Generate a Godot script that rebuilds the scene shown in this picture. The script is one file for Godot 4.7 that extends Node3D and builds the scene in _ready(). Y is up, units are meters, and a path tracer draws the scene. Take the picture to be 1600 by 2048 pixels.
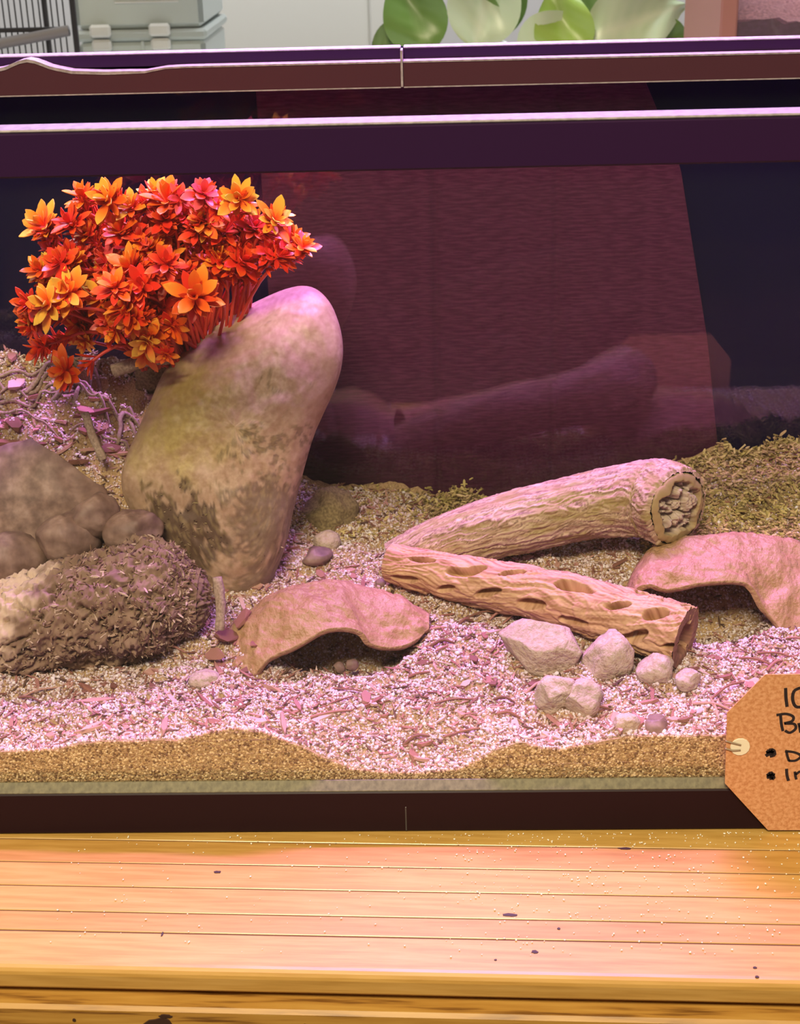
extends Node3D
# A glass terrarium on a pine table: sand, rocks, driftwood, a plastic plant, a kraft tag; a pink grow lamp hangs above and behind it.

var rng := RandomNumberGenerator.new()
var M := {}
var names := {}
var na := FastNoiseLite.new()
var nb := FastNoiseLite.new()
var nc := FastNoiseLite.new()

# ---------------------------------------------------------------- helpers
func lin(r, g, b, a = 1.0) -> Color:
	var q := Color(r, g, b).linear_to_srgb()
	q.a = a
	return q

func numbered(n: String) -> String:
	if not names.has(n):
		names[n] = 0
		return n
	names[n] += 1
	return "%s_%03d" % [n, names[n]]

func tag(o, label, category, group = "", kind = ""):
	if label != "": o.set_meta("label", label)
	if category != "": o.set_meta("category", category)
	if group != "": o.set_meta("group", group)
	if kind != "": o.set_meta("kind", kind)
	return o

func thing(called: String, at: Vector3, label: String, category: String, group = "", kind = "") -> Node3D:
	var o := Node3D.new()
	o.name = numbered(called)
	add_child(o)
	o.position = at
	tag(o, label, category, group, kind)
	return o

func put(mesh: Mesh, called: String, mat: Material, parent: Node = null, at := Vector3.ZERO, rot := Vector3.ZERO) -> MeshInstance3D:
	var o := MeshInstance3D.new()
	o.mesh = mesh
	o.material_override = mat
	if parent == null:
		o.name = numbered(called)
		add_child(o)
	else:
		o.name = called
		parent.add_child(o, true)
	o.position = at
	o.rotation = rot
	return o

func ntex(sd: int, freq: float, cols: Array, offs: Array = [], kind := FastNoiseLite.TYPE_SIMPLEX_SMOOTH, oct := 4, size := 512) -> NoiseTexture2D:
	var n := FastNoiseLite.new()
	n.seed = sd
	n.noise_type = kind
	n.frequency = freq
	n.fractal_octaves = oct
	n.fractal_gain = 0.55
	var t := NoiseTexture2D.new()
	t.width = size
	t.height = size
	t.seamless = true
	t.noise = n
	if cols.size():
		var g := Gradient.new()
		var os := PackedFloat32Array()
		var cs := PackedColorArray()
		for i in cols.size():
			os.append(offs[i] if offs.size() else float(i) / (cols.size() - 1))
			cs.append(cols[i])
		g.offsets = os
		g.colors = cs
		t.color_ramp = g
	return t

func material(called: String, col: Color, rough: float, tex: Texture2D = null, scale := Vector3.ONE, bump: Texture2D = null, bump_cm := 0.0, vcol := false) -> StandardMaterial3D:
	var m := StandardMaterial3D.new()
	m.resource_name = called
	m.albedo_color = col
	m.roughness = rough
	m.vertex_color_use_as_albedo = vcol
	if tex or bump:
		m.uv1_triplanar = true
		m.uv1_scale = scale
	if tex: m.albedo_texture = tex
	if bump:
		m.heightmap_enabled = true
		m.heightmap_texture = bump
		m.heightmap_scale = bump_cm
	return m

# grid of points, rows x cols; clockwise seen from outside when flip is false and (col direction) x (row direction) points inwards
func grid(P: PackedVector3Array, rows: int, cols: int, wrap := false, flip := false, colors := PackedColorArray(), smooth := true) -> ArrayMesh:
	var ix := PackedInt32Array()
	var cc := cols if wrap else cols - 1
	for r in rows - 1:
		for c in cc:
			var c2 := (c + 1) % cols
			var a := r * cols + c
			var b := r * cols + c2
			var d := (r + 1) * cols + c
			var e := (r + 1) * cols + c2
			if flip: ix.append_array(PackedInt32Array([a, d, b, b, d, e]))
			else: ix.append_array(PackedInt32Array([a, b, d, b, e, d]))
	return tri(P, ix, colors, smooth)

func tri(P: PackedVector3Array, ix: PackedInt32Array, colors := PackedColorArray(), smooth := true) -> ArrayMesh:
	var arr := []
	arr.resize(Mesh.ARRAY_MAX)
	arr[Mesh.ARRAY_VERTEX] = P
	arr[Mesh.ARRAY_INDEX] = ix
	if colors.size(): arr[Mesh.ARRAY_COLOR] = colors
	if smooth:
		var N := PackedVector3Array()
		N.resize(P.size())
		for i in range(0, ix.size(), 3):
			var a := ix[i]
			var b := ix[i + 1]
			var c := ix[i + 2]
			var n := (P[c] - P[a]).cross(P[b] - P[a])
			N[a] += n
			N[b] += n
			N[c] += n
		for i in N.size(): N[i] = N[i].normalized() if N[i].length_squared() > 1e-30 else Vector3.UP
		arr[Mesh.ARRAY_NORMAL] = N
		var am := ArrayMesh.new()
		am.add_surface_from_arrays(Mesh.PRIMITIVE_TRIANGLES, arr)
		return am
	var P2 := PackedVector3Array()
	var N2 := PackedVector3Array()
	var C2 := PackedColorArray()
	for i in range(0, ix.size(), 3):
		var n := (P[ix[i + 2]] - P[ix[i]]).cross(P[ix[i + 1]] - P[ix[i]]).normalized()
		for k in 3:
			P2.append(P[ix[i + k]])
			N2.append(n)
			if colors.size(): C2.append(colors[ix[i + k]])
	var ar := []
	ar.resize(Mesh.ARRAY_MAX)
	ar[Mesh.ARRAY_VERTEX] = P2
	ar[Mesh.ARRAY_NORMAL] = N2
	if colors.size(): ar[Mesh.ARRAY_COLOR] = C2
	var am2 := ArrayMesh.new()
	am2.add_surface_from_arrays(Mesh.PRIMITIVE_TRIANGLES, ar)
	return am2

# box with chamfered edges, centred
func cbox(s: Vector3, ch := 0.001) -> ArrayMesh:
	var h := s / 2.0
	ch = minf(ch, minf(h.x, minf(h.y, h.z)) * 0.9)
	var P := PackedVector3Array()
	for sx in [-1, 1]:
		for sy in [-1, 1]:
			for sz in [-1, 1]:
				P.append(Vector3(sx * h.x, sy * (h.y - ch), sz * (h.z - ch)))
				P.append(Vector3(sx * (h.x - ch), sy * h.y, sz * (h.z - ch)))
				P.append(Vector3(sx * (h.x - ch), sy * (h.y - ch), sz * h.z))
	return hull_faces(P)

# convex hull triangles of a small point set (brute force, for a few dozen points)
func hull_faces(P: PackedVector3Array) -> ArrayMesh:
	var st := SurfaceTool.new()
	st.begin(Mesh.PRIMITIVE_TRIANGLES)
	var n := P.size()
	var done := {}
	for i in n:
		for j in range(i + 1, n):
			for k in range(j + 1, n):
				var nn := (P[j] - P[i]).cross(P[k] - P[i])
				if nn.length() < 1e-12: continue
				nn = nn.normalized()
				var d := nn.dot(P[i])
				var up := false
				var dn := false
				for q in n:
					var e := nn.dot(P[q]) - d
					if e > 1e-7: up = true
					elif e < -1e-7: dn = true
					if up and dn: break
				if up and dn: continue
				if up:
					nn = -nn
					d = -d
				var key := "%d_%d_%d_%d" % [roundi(nn.x * 500), roundi(nn.y * 500), roundi(nn.z * 500), roundi(d * 1e5)]
				if done.has(key): continue
				done[key] = true
				var face := []
				var mid := Vector3.ZERO
				for q in n:
					if absf(nn.dot(P[q]) - d) < 1.5e-7:
						face.append(P[q])
						mid += P[q]
				mid /= face.size()
				var ux: Vector3 = (face[0] - mid).normalized()
				var uy := nn.cross(ux)
				face.sort_custom(func(a, b): return atan2((a - mid).dot(uy), (a - mid).dot(ux)) > atan2((b - mid).dot(uy), (b - mid).dot(ux)))
				for q in range(1, face.size() - 1):
					for v in [face[0], face[q], face[q + 1]]:
						st.set_normal(nn)
						st.add_vertex(v)
	return st.commit()

func box_part(parent, called, mat, lo: Vector3, hi: Vector3, ch := 0.001) -> MeshInstance3D:
	return put(cbox(hi - lo, ch), called, mat, parent, (lo + hi) / 2.0)

# a boulder: ellipsoid cut by random facets and roughened
func rock_mesh(r: Vector3, sd: int, facets: int, amp: float, fine := 0.0, nt := 28, np := 44, sq := 1.0) -> ArrayMesh:
	var g := RandomNumberGenerator.new()
	g.seed = sd
	var pl := []
	for i in facets:
		var n := Vector3(g.randfn(), g.randfn(), g.randfn()).normalized()
		pl.append([n, (n * r).length() * g.randf_range(0.66, 0.90)])
	var P := PackedVector3Array()
	var C := PackedColorArray()
	var off := Vector3(sd * 3.1, sd * 1.7, sd * 0.9)
	var big := maxf(r.x, maxf(r.y, r.z))
	for i in nt + 1:
		var th := PI * i / nt
		for j in np:
			var ph := TAU * j / np
			var d := Vector3(sin(th) * cos(ph), cos(th), sin(th) * sin(ph))
			var e := Vector3(signf(d.x) * pow(absf(d.x), sq), signf(d.y) * pow(absf(d.y), sq), signf(d.z) * pow(absf(d.z), sq))
			var v := e * r
			for q in pl:
				var o: float = v.dot(q[0]) - q[1]
				if o > 0.0: v -= q[0] * o * 0.97
			v += d * (na.get_noise_3dv(v * 0.9 / big + off) * amp + nb.get_noise_3dv(v * 90.0 + off * 3.0) * fine)
			P.append(v)
	return grid(P, nt + 1, np, true, false)

func tube_mesh(path: Array, rad: Array, sides := 8, caps := true, wob := 0.0) -> ArrayMesh:
	var n := path.size()
	var P := PackedVector3Array()
	var t0: Vector3 = (path[1] - path[0]).normalized()
	var u := t0.cross(Vector3.UP if absf(t0.y) < 0.9 else Vector3.RIGHT).normalized()
	var first := 1 if caps else 0
	if caps:
		for s in sides: P.append(path[0])
	for i in n:
		var t: Vector3 = (path[mini(i + 1, n - 1)] - path[maxi(i - 1, 0)]).normalized()
		u = (u - t * u.dot(t)).normalized()
		var w := t.cross(u)
		for s in sides:
			var a := TAU * s / sides
			var k := 1.0 + wob * na.get_noise_3d(i * 0.6, s * 1.7, path[0].x * 90.0)
			P.append(path[i] + (u * cos(a) + w * sin(a)) * rad[i] * k)
	if caps:
		for s in sides: P.append(path[n - 1])
	return grid(P, n + 2 * first, sides, true, true)

func curve(pts: Array, n: int) -> Array:
	var out := []
	for i in n:
		out.append(along(pts, float(i) / (n - 1)))
	return out

# Catmull-Rom through pts at t in 0..1
func along(pts: Array, t: float):
	var m := pts.size() - 1
	var f := clampf(t, 0, 1) * m
	var i := mini(int(f), m - 1)
	var s := f - i
	var p1 = pts[i]
	var p2 = pts[i + 1]
	var p0 = pts[i - 1] if i > 0 else p1 * 2.0 - p2
	var p3 = pts[i + 2] if i + 2 <= m else p2 * 2.0 - p1
	return 0.5 * (p1 * 2.0 + (p2 - p0) * s + (p0 * 2.0 - p1 * 5.0 + p2 * 4.0 - p3) * s * s + (p1 * 3.0 - p0 - p2 * 3.0 + p3) * s * s * s)

func linear_at(pts: Array, x: float) -> float:
	if x <= pts[0].x: return pts[0].y
	for i in range(1, pts.size()):
		if x <= pts[i].x:
			return lerpf(pts[i - 1].y, pts[i].y, (x - pts[i - 1].x) / (pts[i].x - pts[i - 1].x))
	return pts[-1].y

# ---------------------------------------------------------------- the sand surface
var front_line := [Vector2(-0.44, 0.048), Vector2(-0.2434, 0.0504), Vector2(-0.2128, 0.0526), Vector2(-0.1821, 0.0575), Vector2(-0.1370, 0.0578), Vector2(-0.1216, 0.0621), Vector2(-0.1034, 0.0661), Vector2(-0.0857, 0.0635), Vector2(-0.0624, 0.0528), Vector2(-0.0479, 0.0439), Vector2(-0.0332, 0.0367), Vector2(-0.0092, 0.0336), Vector2(0.0118, 0.0338), Vector2(0.0328, 0.0361), Vector2(0.0448, 0.0430), Vector2(0.0567, 0.0499), Vector2(0.0700, 0.0543), Vector2(0.0804, 0.0507), Vector2(0.0923, 0.0496), Vector2(0.1159, 0.0535), Vector2(0.1305, 0.0572), Vector2(0.1452, 0.0584), Vector2(0.1687, 0.0575), Vector2(0.1892, 0.0583), Vector2(0.2331, 0.0575), Vector2(0.44, 0.056)]
var row_x := [-0.46, -0.34, -0.28, -0.22, -0.17, -0.12, -0.06, 0.0, 0.06, 0.12, 0.18, 0.24, 0.30, 0.46]
var row_z := [-0.0125, -0.05, -0.10, -0.15, -0.19, -0.22, -0.26, -0.326]
var rows := [
	[],
	[.055, .055, .056, .058, .060, .064, .060, .052, .056, .060, .062, .062, .062, .06],
	[.062, .062, .062, .062, .063, .066, .066, .064, .065, .066, .066, .066, .066, .066],
	[.112, .112, .110, .106, .096, .078, .071, .070, .070, .070, .070, .070, .072, .072],
	[.150, .150, .145, .135, .110, .082, .077, .076, .076, .076, .075, .078, .080, .080],
	[.190, .187, .182, .175, .150, .095, .082, .080, .079, .080, .082, .088, .092, .090],
	[.215, .213, .212, .210, .185, .120, .088, .084, .081, .084, .092, .104, .110, .110],
	[.200, .200, .200, .195, .170, .120, .095, .090, .082, .086, .104, .118, .125, .120]]

func row_h(i: int, x: float) -> float:
	if i == 0: return linear_at(front_line, x)
	var k := 0
	while k < row_x.size() - 2 and x > row_x[k + 1]: k += 1
	var t: float = clampf((x - row_x[k]) / (row_x[k + 1] - row_x[k]), 0, 1)
	return lerpf(rows[i][k], rows[i][k + 1], t * t * (3 - 2 * t))

func mound(x: float, z: float) -> float:
	return smoothstep(-0.15, -0.21, x) * smoothstep(-0.165, -0.2, z)

func ground(x: float, z: float) -> float:
	var k := 0
	while k < row_z.size() - 2 and z < row_z[k + 1]: k += 1
	var t: float = clampf((z - row_z[k]) / (row_z[k + 1] - row_z[k]), 0, 1)
	var h := lerpf(row_h(k, x), row_h(k + 1, x), t)
	var away := smoothstep(-0.0125, -0.03, z)
	h += (na.get_noise_3d(x * 22.0, z * 22.0, 5.0) * 0.008 + na.get_noise_3d(x * 60.0, z * 60.0, 15.0) * 0.0035 + nb.get_noise_3d(x * 130.0, z * 130.0, 1.0) * 0.0016) * (0.25 + 0.75 * away)
	var m := mound(x, z)
	if m > 0.0:
		var r := na.get_noise_3d(x * 34.0 + 9.0, z * 30.0, 20.0)
		h += m * (r * 0.016 - 0.030 * smoothstep(0.18, 0.42, na.get_noise_3d(x * 26.0, z * 34.0, 41.0)))
	# hollows scooped under the two hides
	h -= 0.038 * exp(-(pow((x + 0.044) / 0.046, 4) + pow((z + 0.131) / 0.030, 2)))
	h -= 0.034 * exp(-(pow((x - 0.200) / 0.038, 4) + pow((z + 0.158) / 0.031, 2)))
	return h

func on_ground(x: float, z: float, up := 0.0) -> Vector3:
	return Vector3(x, ground(x, z) + up, z)

# ---------------------------------------------------------------- scene
func _ready():
	# camera
	var cam := Camera3D.new()
	cam.name = "camera"
	add_child(cam)
	cam.position = Vector3(0.02828, 0.53833, 0.75290)
	cam.rotation = Vector3(-0.41020, 0.03552, -0.02775)
	cam.near = 0.02
	cam.far = 30.0
	var at := CameraAttributesPhysical.new()
	at.frustum_focal_length = 35.156
	at.frustum_focus_distance = 0.93
	at.exposure_aperture = 14.0
	cam.attributes = at
	cam.fov = 37.693
	cam.current = true
	# environment: a closed room, so the sky is dark
	var we := WorldEnvironment.new()
	we.name = "environment"
	var env := Environment.new()
	env.background_mode = Environment.BG_COLOR
	env.background_color = Color(0.02, 0.02, 0.02)
	env.tonemap_mode = Environment.TONE_MAPPER_LINEAR
	env.tonemap_exposure = 1.0
	env.sdfgi_enabled = true
	env.ssao_enabled = true
	env.ssil_enabled = true
	we.environment = env
	add_child(we)
	rng.seed = 77
	na.seed = 3
	na.noise_type = FastNoiseLite.TYPE_SIMPLEX_SMOOTH
	na.frequency = 1.0
	na.fractal_octaves = 4
	nb.seed = 8
	nb.noise_type = FastNoiseLite.TYPE_SIMPLEX
	nb.frequency = 1.0
	nb.fractal_octaves = 3
	nc.seed = 12
	nc.noise_type = FastNoiseLite.TYPE_CELLULAR
	nc.frequency = 1.0
	nc.fractal_type = FastNoiseLite.FRACTAL_NONE
	nc.cellular_return_type = FastNoiseLite.RETURN_DISTANCE2_SUB
	build_lights()
	build_materials()
	build_room()
	build_table()
	build_tank()
	build_backing()
	build_sand()
	build_rocks()
	build_wood()
	build_hides()
	build_plant()
	build_litter()
	build_tag()
	build_background()

func area(called, parent, size: Vector2, at: Vector3, look: Vector3, col: Color, energy: float):
	var l := AreaLight3D.new()
	l.name = called
	l.area_size = size
	l.area_normalize_energy = true
	l.light_color = col
	l.light_energy = energy
	l.light_size = 0.1
	l.shadow_enabled = true
	l.area_range = 8.0
	parent.add_child(l)
	l.position = at
	l.basis = Basis.looking_at(look.normalized(), Vector3.FORWARD if absf(look.normalized().y) > 0.95 else Vector3.UP)
	return l

func build_lights():
	var pink := lin(0.66, 0.26, 1.0)
	var white_metal := material("lamp_housing", lin(0.12, 0.12, 0.13), 0.4)
	var glow := StandardMaterial3D.new()
	glow.resource_name = "lamp_diffuser"
	glow.albedo_color = pink
	glow.emission_enabled = true
	glow.emission = pink
	glow.emission_energy_multiplier = 1.5
	# the grow lamp: a hooded bar hanging over the back of the tank
	var g := thing("grow_lamp", Vector3(0.06, 0.86, -0.44), "long black hooded grow lamp glowing pink, hung on two cords", "lamp")
	box_part(g, "hood_top", white_metal, Vector3(-0.36, 0.02, -0.05), Vector3(0.36, 0.035, 0.10), 0.003)
	box_part(g, "added_hood_back", white_metal, Vector3(-0.36, -0.10, -0.05), Vector3(0.36, 0.02, -0.04), 0.002)  # unseen back lip, added to keep pink light off the background
	box_part(g, "hood_end", white_metal, Vector3(-0.36, -0.07, -0.04), Vector3(-0.35, 0.02, 0.10), 0.002)
	box_part(g, "hood_end", white_metal, Vector3(0.35, -0.07, -0.04), Vector3(0.36, 0.02, 0.10), 0.002)
	box_part(g, "light_bar", glow, Vector3(-0.30, 0.008, -0.022), Vector3(0.30, 0.02, 0.022), 0.002)
	for s in [-0.3, 0.3]:
		put(tube_mesh([Vector3(s, 0.03, 0.02), Vector3(s, 0.6, 0.02), Vector3(s, 1.14, 0.02)], [0.002, 0.002, 0.002], 6), "cord", white_metal, g)
	area("grow_light", g, Vector2(0.6, 0.044), Vector3(0, 0.004, 0), Vector3(0, -1, 0.12), pink, 2.05)
	# warm ceiling lamp in front of the tank, over the viewer
	var warm := lin(1.0, 0.85, 0.56)
	var wg := StandardMaterial3D.new()
	wg.resource_name = "ceiling_diffuser"
	wg.albedo_color = warm
	wg.emission_enabled = true
	wg.emission = warm
	wg.emission_energy_multiplier = 1.0
	var c := thing("ceiling_lamp", Vector3(-0.25, 1.97, 1.55), "square warm white ceiling lamp panel over the front of the room", "lamp")
	box_part(c, "frame", white_metal, Vector3(-0.42, 0.0, -0.32), Vector3(0.42, 0.03, 0.32), 0.004)
	box_part(c, "diffuser", wg, Vector3(-0.4, -0.008, -0.3), Vector3(0.4, 0.004, 0.3), 0.002)
	area("ceiling_light", c, Vector2(0.8, 0.6), Vector3(0, -0.012, 0), Vector3(0, -1, -0.001), warm, 10.0)
	# unseen neutral lamp panel, added to light the far end of the room
	var cold := lin(0.94, 0.98, 1.0)
	var cg := StandardMaterial3D.new()
	cg.resource_name = "added_far_diffuser"
	cg.albedo_color = cold
	cg.emission_enabled = true
	cg.emission = cold
	cg.emission_energy_multiplier = 1.0
	var d := thing("ceiling_lamp", Vector3(-0.2, 1.97, -1.45), "added neutral white fill light panel over the far end of the room", "lamp")
	box_part(d, "frame", white_metal, Vector3(-0.62, 0.0, -0.22), Vector3(0.62, 0.03, 0.22), 0.004)
	box_part(d, "diffuser", cg, Vector3(-0.6, -0.008, -0.2), Vector3(0.6, 0.004, 0.2), 0.002)
	area("added_far_light", d, Vector2(1.2, 0.4), Vector3(0, -0.012, 0), Vector3(0, -1, -0.001), cold, 4.0)

func build_materials():
	var b_fine := ntex(31, 0.035, [], [], FastNoiseLite.TYPE_SIMPLEX_SMOOTH, 5)
	var b_cell := ntex(32, 0.05, [], [], FastNoiseLite.TYPE_CELLULAR, 2)
	M.b_fine = b_fine
	M.sand = material("sand", Color.WHITE, 0.95, ntex(1, 0.06, [lin(.15, .085, .036), lin(.34, .22, .10), lin(.45, .31, .16), lin(.58, .44, .27)], [0, .4, .6, 1], FastNoiseLite.TYPE_SIMPLEX, 5), Vector3.ONE * 16, null, 0.0)
	M.grain = material("sand_grain", Color.WHITE, 0.85, null, Vector3.ONE, null, 0, true)
	var big := ntex(2, 0.012, [lin(.13, .075, .055), lin(.20, .122, .092), lin(.27, .172, .130), lin(.36, .25, .20)], [.15, .42, .62, .85])
	M.big_rock = material("river_stone", Color.WHITE, 0.5, ntex(21, 0.03, [lin(.74, .68, .6), lin(1, 1, 1)], [.2, .8], FastNoiseLite.TYPE_SIMPLEX, 5), Vector3.ONE * 9, null, 0.0, true)
	M.stone = material("tan_stone", Color.WHITE, 0.6, big, Vector3.ONE * 11, null, 0.0)
	M.pale_stone = material("pale_stone", Color.WHITE, 0.9, ntex(5, 0.03, [lin(.32, .23, .13), lin(.47, .37, .26), lin(.56, .48, .38)], [0, .45, 1]), Vector3.ONE * 14, b_fine, 0.12)
	M.mossy = material("mossy_stone", Color.WHITE, 0.95, ntex(6, 0.05, [lin(.09, .06, .03), lin(.24, .18, .08), lin(.40, .32, .15)], [.1, .5, .9]), Vector3.ONE * 14, null, 0.0)
	M.log = material("driftwood", Color.WHITE, 0.75, null, Vector3.ONE, null, 0.0, true)
	M.log.uv1_scale = Vector3.ONE * 20
	M.dirt_log = material("dirty_driftwood", Color.WHITE, 0.95, null, Vector3.ONE * 16, null, 0.0, true)
	M.shell = material("resin_hide", Color.WHITE, 0.55, ntex(9, 0.018, [lin(.35, .195, .085), lin(.38, .225, .10), lin(.41, .25, .125), lin(.47, .30, .18)], [.1, .4, .6, .95]), Vector3.ONE * 12, b_fine, 0.12)
	M.bark = material("bark", Color.WHITE, 0.85, null, Vector3.ONE, null, 0, true)
	M.root = material("pale_root", Color.WHITE, 0.85, ntex(14, 0.04, [lin(.22, .15, .10), lin(.48, .37, .27)], [.2, .8]), Vector3(20, 20, 20), null, 0.0)
	M.plant = material("plastic_leaf", Color.WHITE, 0.38, null, Vector3.ONE, null, 0, true)
	M.plant.backlight_enabled = true
	M.plant.backlight = Color(0.45, 0.25, 0.12)
	M.stem = material("plastic_stem", lin(.62, .055, .03), 0.4)
	M.moss = material("dry_moss", Color.WHITE, 0.9, null, Vector3.ONE, null, 0, true)
	# glass
	M.glass = StandardMaterial3D.new()
	M.glass.resource_name = "tank_glass"
	M.glass.transparency = BaseMaterial3D.TRANSPARENCY_ALPHA
	M.glass.albedo_color = Color(0.75, 0.85, 0.8, 0.003)
	M.glass.roughness = 0.0
	M.rim = material("black_plastic", lin(.028, .009, .040), 0.42, null, Vector3.ONE * 8, null, 0.0)
	M.rim_low = material("brown_black_plastic", lin(.017, .006, .009), 0.42, null, Vector3.ONE * 8, null, 0.0)
	M.rim_brown = material("brown_plastic", lin(.070, .026, .036), 0.4, null, Vector3.ONE * 8, null, 0.0)
	M.rim_top = material("lamp_lit_rim_top", Color.WHITE, 0.35, ntex(40, 0.03, [lin(.24, .21, .21), lin(.40, .36, .37)], [.1, .7]), Vector3.ONE * 10)  # paler than the black rim: lamp light on its tops put into the colour
	M.ledge = material("dusty_ledge", Color.WHITE, 0.6, ntex(41, 0.04, [lin(.07, .06, .035), lin(.15, .13, .075), lin(.22, .19, .11)], [.1, .5, .9]), Vector3.ONE * 12)
	M.silicone = material("silicone", lin(.05, .05, .055), 0.3)
	# table
	var grain_a := ntex(50, 0.012, [lin(.46, .245, .055), lin(.55, .31, .080), lin(.60, .355, .11)], [.1, .55, 1.0], FastNoiseLite.TYPE_SIMPLEX_SMOOTH, 5)
	M.planks = []
	for i in 3:
		var m := material("pine_plank", [Color(1, 1, 1), Color(.96, .94, .92), Color(.98, 1.0, 1.0)][i], 0.38, grain_a, Vector3(2.2, 34, 34), null, 0.0)
		m.uv1_offset = Vector3(i * .31, i * .17, i * .43)
		m.clearcoat_enabled = true
		m.clearcoat = 0.3
		m.clearcoat_roughness = 0.15
		M.planks.append(m)
	M.apron = material("pine_apron", Color.WHITE, 0.45, ntex(51, 0.012, [lin(.16, .065, .012), lin(.42, .21, .04), lin(.52, .29, .065)], [.12, .4, .9], FastNoiseLite.TYPE_SIMPLEX_SMOOTH, 5), Vector3(1.6, 26, 26), null, 0.0)
	M.knot_soft = material("dirty_joint", lin(.12, .055, .025), 0.9)
	M.knot = material("dark_knot", lin(.045, .018, .010), 0.6)
	M.speck = material("speck", lin(.7, .62, .5), 0.7)
	# backing
	M.cloth = material("brown_cloth", Color.WHITE, 0.95, ntex(60, 0.02, [lin(.062, .011, .036), lin(.108, .024, .064)], [.2, .8]), Vector3(6, 40, 40))
	M.sheet = material("navy_sheet", lin(.005, .0008, .030), 0.6)
	for k in [M.sheet, M.cloth]: k.metallic_specular = 0.08
	for k in [M.rim, M.rim_low, M.rim_brown]: k.metallic_specular = 0.25
	# tag
	M.kraft = material("kraft_card", Color.WHITE, 0.9, ntex(70, 0.03, [lin(.50, .21, .085), lin(.60, .29, .135), lin(.68, .36, .19)], [.15, .5, .85], FastNoiseLite.TYPE_SIMPLEX, 5), Vector3.ONE * 18)
	M.ink = material("black_ink", lin(.012, .006, .010), 0.7)
	M.eyelet = material("white_eyelet", lin(.80, .74, .58), 0.5)
	# room
	M.wall = material("painted_wall", lin(.56, .56, .59), 0.9)
	M.white = material("white_paint", lin(.64, .64, .62), 0.6)
	M.grey = material("grey_plastic", lin(.42, .46, .44), 0.35)
	M.floor = material("floor_tile", lin(.018, .015, .018), 0.7)
	M.dark_wall = material("dark_wall", lin(.03, .022, .03), 0.9)
	M.black_metal = material("black_metal", lin(.02, .02, .024), 0.4)
	M.leaf = material("pothos_leaf", Color.WHITE, 0.35, null, Vector3.ONE, null, 0, true)
	M.leaf.backlight_enabled = true
	M.leaf.backlight = Color(0.35, 0.4, 0.25)

# ---------------------------------------------------------------- room and table
func build_room():
	for a in [["floor", Vector3(-2.2, -0.85, -2.4), Vector3(2.2, -0.75, 2.6), M.floor], ["ceiling", Vector3(-2.2, 2.0, -2.4), Vector3(2.2, 2.1, 2.6), M.white],
			["wall_back", Vector3(-2.2, -0.75, -2.4), Vector3(2.2, 2.0, -2.3), M.wall], ["wall_front", Vector3(-2.2, -0.75, 2.5), Vector3(2.2, 2.0, 2.6), M.dark_wall],
			["wall_left", Vector3(-2.2, -0.75, -2.3), Vector3(-2.1, 2.0, 2.5), M.wall], ["wall_right", Vector3(2.1, -0.75, -2.3), Vector3(2.2, 2.0, 2.5), M.wall]]:
		var o := put(cbox(a[2] - a[1], 0.002), a[0], a[3], null, (a[1] + a[2]) / 2.0)
		tag(o, "", "", "", "structure")
	var d := thing("door_1", Vector3(-0.25, -0.75, -2.3), "", "", "", "structure")
	box_part(d, "door_leaf", M.white, Vector3(-0.17, 0.0, 0.0), Vector3(0.14, 2.0, 0.04), 0.004)
	box_part(d, "door_frame", M.white, Vector3(0.14, 0.0, 0.0), Vector3(0.20, 2.06, 0.06), 0.004)
	box_part(d, "door_frame", M.white, Vector3(-0.23, 0.0, 0.0), Vector3(-0.17, 2.06, 0.06), 0.004)

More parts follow.
